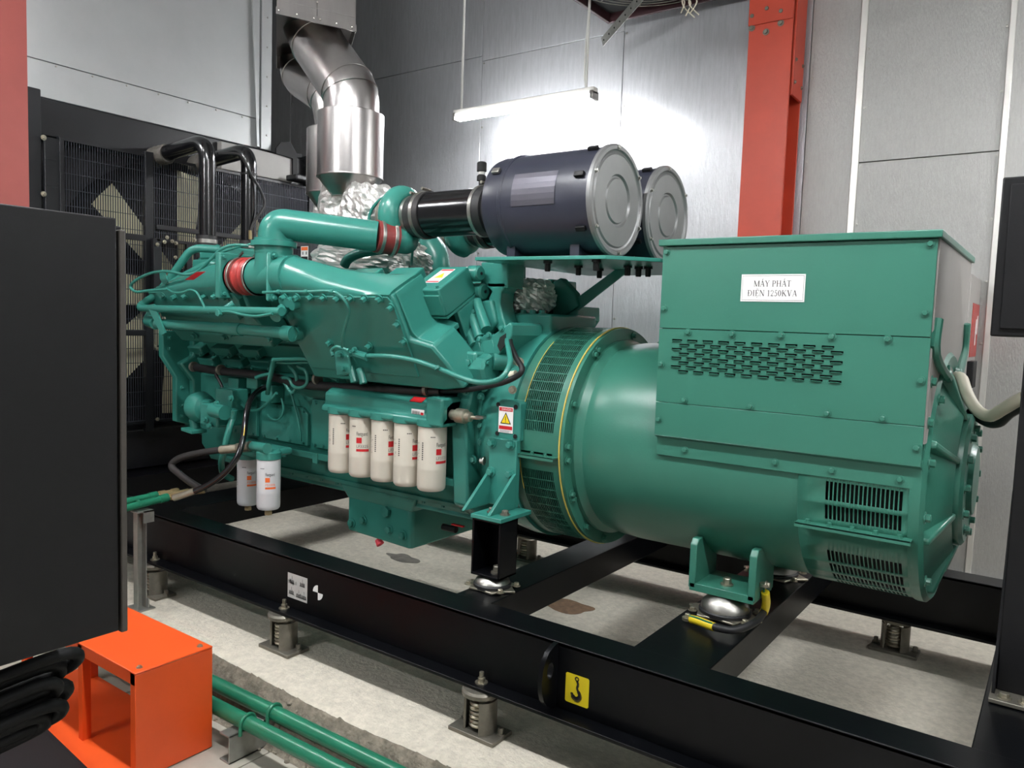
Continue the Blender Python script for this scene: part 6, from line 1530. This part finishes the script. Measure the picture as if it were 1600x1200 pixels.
# two hoses from the pipe ends to the filters
q = [((272, 778), 1.98), ((300, 769), 2.02), ((325, 758), 2.06), ((350, 740), 2.10), ((370, 715), 2.14), ((380, 685), 2.18), ((384, 655), 2.22), ((390, 628), 2.28), ((405, 610), 2.36), ((420, 604), 2.42)]
hz = thing('fuel_hose', PY(300, 769, 2.02), 'long glossy black fuel hose curving up to the engine', 'hose')
P = catmull([PY(*a, y) for a, y in q], 6)
MB().tube(P, 0.0145, 12).build('hose', 'pipe_black', hz, ang=60)
MB().tube(P[0:8], 0.0165, 10).build('hose_end', 'zinc', hz, ang=60)
pz_ = P[34]
MB().tube([p + V((0.012, -0.009, 0)) for p in P[31:36]], 0.002, 6).build('yellow_print', 'yellow_print', hz)
q = [((258, 776), 2.02), ((290, 770), 2.04), ((318, 766), 2.06), ((300, 755), 2.08), ((282, 742), 2.09), ((268, 728), 2.10), ((280, 716), 2.12), ((310, 708), 2.16), ((345, 703), 2.2), ((374, 700), 2.24)]
hz2 = thing('fuel_hose', PY(290, 770, 2.04), 'dull grey fuel hose doubling back in a loop to the filter head', 'hose')
P = catmull([PY(*a, y) for a, y in q[2:]], 6)
MB().tube(P, 0.0165, 12).build('hose', 'hose', hz2, ang=60)
MB().tube([PY(*a, y) for a, y in q[:3]], 0.015, 10).build('hose_end', 'copper', hz2)
MB().tube(P[-7:], 0.021, 12).build('hose_end', 'zinc', hz2)

# ================================================================== TOP: VENTILATION FAN AND STRUT
zf = 3.64
v0 = PZ(950, 38, zf); vf = thing('ventilation_fan', (v0.x + 0.5, v0.y - 0.5, zf), 'dark maroon framed ventilation fan with round wire guard at the top', 'fan')
fx0, fx1, fy1, fy0 = v0.x, v0.x + 1.12, v0.y, v0.y - 1.12
for nm, a in (('frame_side', (fx0, fx1, fy1 - 0.025, fy1, zf, zf + 0.4)), ('frame_side', (fx0, fx1, fy0, fy0 + 0.025, zf, zf + 0.4)), ('frame_side', (fx0, fx0 + 0.025, fy0 + 0.025, fy1 - 0.025, zf, zf + 0.4)), ('frame_side', (fx1 - 0.025, fx1, fy0 + 0.025, fy1 - 0.025, zf, zf + 0.4))):
    MB().box(*a).build(nm, 'maroon', vf, bevel=0.003)
MB().box(fx0 + 0.02, fx1 - 0.02, fy0 + 0.02, fy1 - 0.02, zf + 0.06, zf + 0.07).build('back_plate', 'void', vf)
g = MB(); cx, cyy = (fx0 + fx1) / 2, (fy0 + fy1) / 2
for k in range(12):
    r = 0.10 + 0.037 * k
    g.tube([V((cx + r * math.cos(t), cyy + r * math.sin(t), zf + 0.02)) for t in [2 * math.pi * j / 48 for j in range(49)]], 0.003, 5)
for k in range(6):
    a = math.pi * k / 6; g.tube([V((cx + 0.52 * math.cos(a), cyy + 0.52 * math.sin(a), zf + 0.028)), V((cx - 0.52 * math.cos(a), cyy - 0.52 * math.sin(a), zf + 0.028))], 0.004, 5)
tag(g.build('wire_guard', 'dull_steel', vf), kind='stuff')
for x in (fx0 + 0.1, fx1 - 0.1):
    for y in (fy0 + 0.1, fy1 - 0.1): MB().cyl((x, y, zf + 0.4), (x, y, 4.9), 0.006, n=8).build('hanger_rod', 'dull_steel', vf)
s0, s1 = PY(941, 66, 4.72), PY(1008, -12, 4.45)
dS = (s1 - s0); st = thing('steel_strut', s0, 'grey slotted steel strut slanting in front of the ventilation fan', 'strut')
nS = dS.cross(V((0, 1, 0))).normalized()
MB().obox((s0 + s1) / 2 + dS * 0.2, dS * 0.7, nS * 0.03, V((0, 0.0025, 0))).build('face', 'galv_strut', st)
MB().obox((s0 + s1) / 2 + dS * 0.2 + nS * 0.024 + V((0, 0.02, 0)), dS * 0.7, nS * 0.0025, V((0, 0.02, 0))).build('leg_flange', 'galv_strut', st)
for k in range(9): bolts(st, [s0 + dS * (0.05 + 0.13 * k) + V((0, -0.003, 0))], (0, -1, 0), 0.007, 0.001, 'void', False, 'slot')
for k in range(5):
    a = PY(1060 + 6 * k, -5, 4.3); b = PY(1064 + 7 * ((k * 3) % 5), 20 + (k * 7) % 9, 4.28)
    MB().tube(catmull([a, a.lerp(b, 0.5) + V((0.03 * (-1) ** k, 0, 0.01)), b], 4), 0.004, 6).build('loose_wire', 'cable_white', label='loose cream wire below the ventilation fan, %s' % ('leftmost of five', 'second from left', 'middle of five', 'fourth from left', 'rightmost of five')[k], cat='wire', group='loose wires at the ventilation fan')
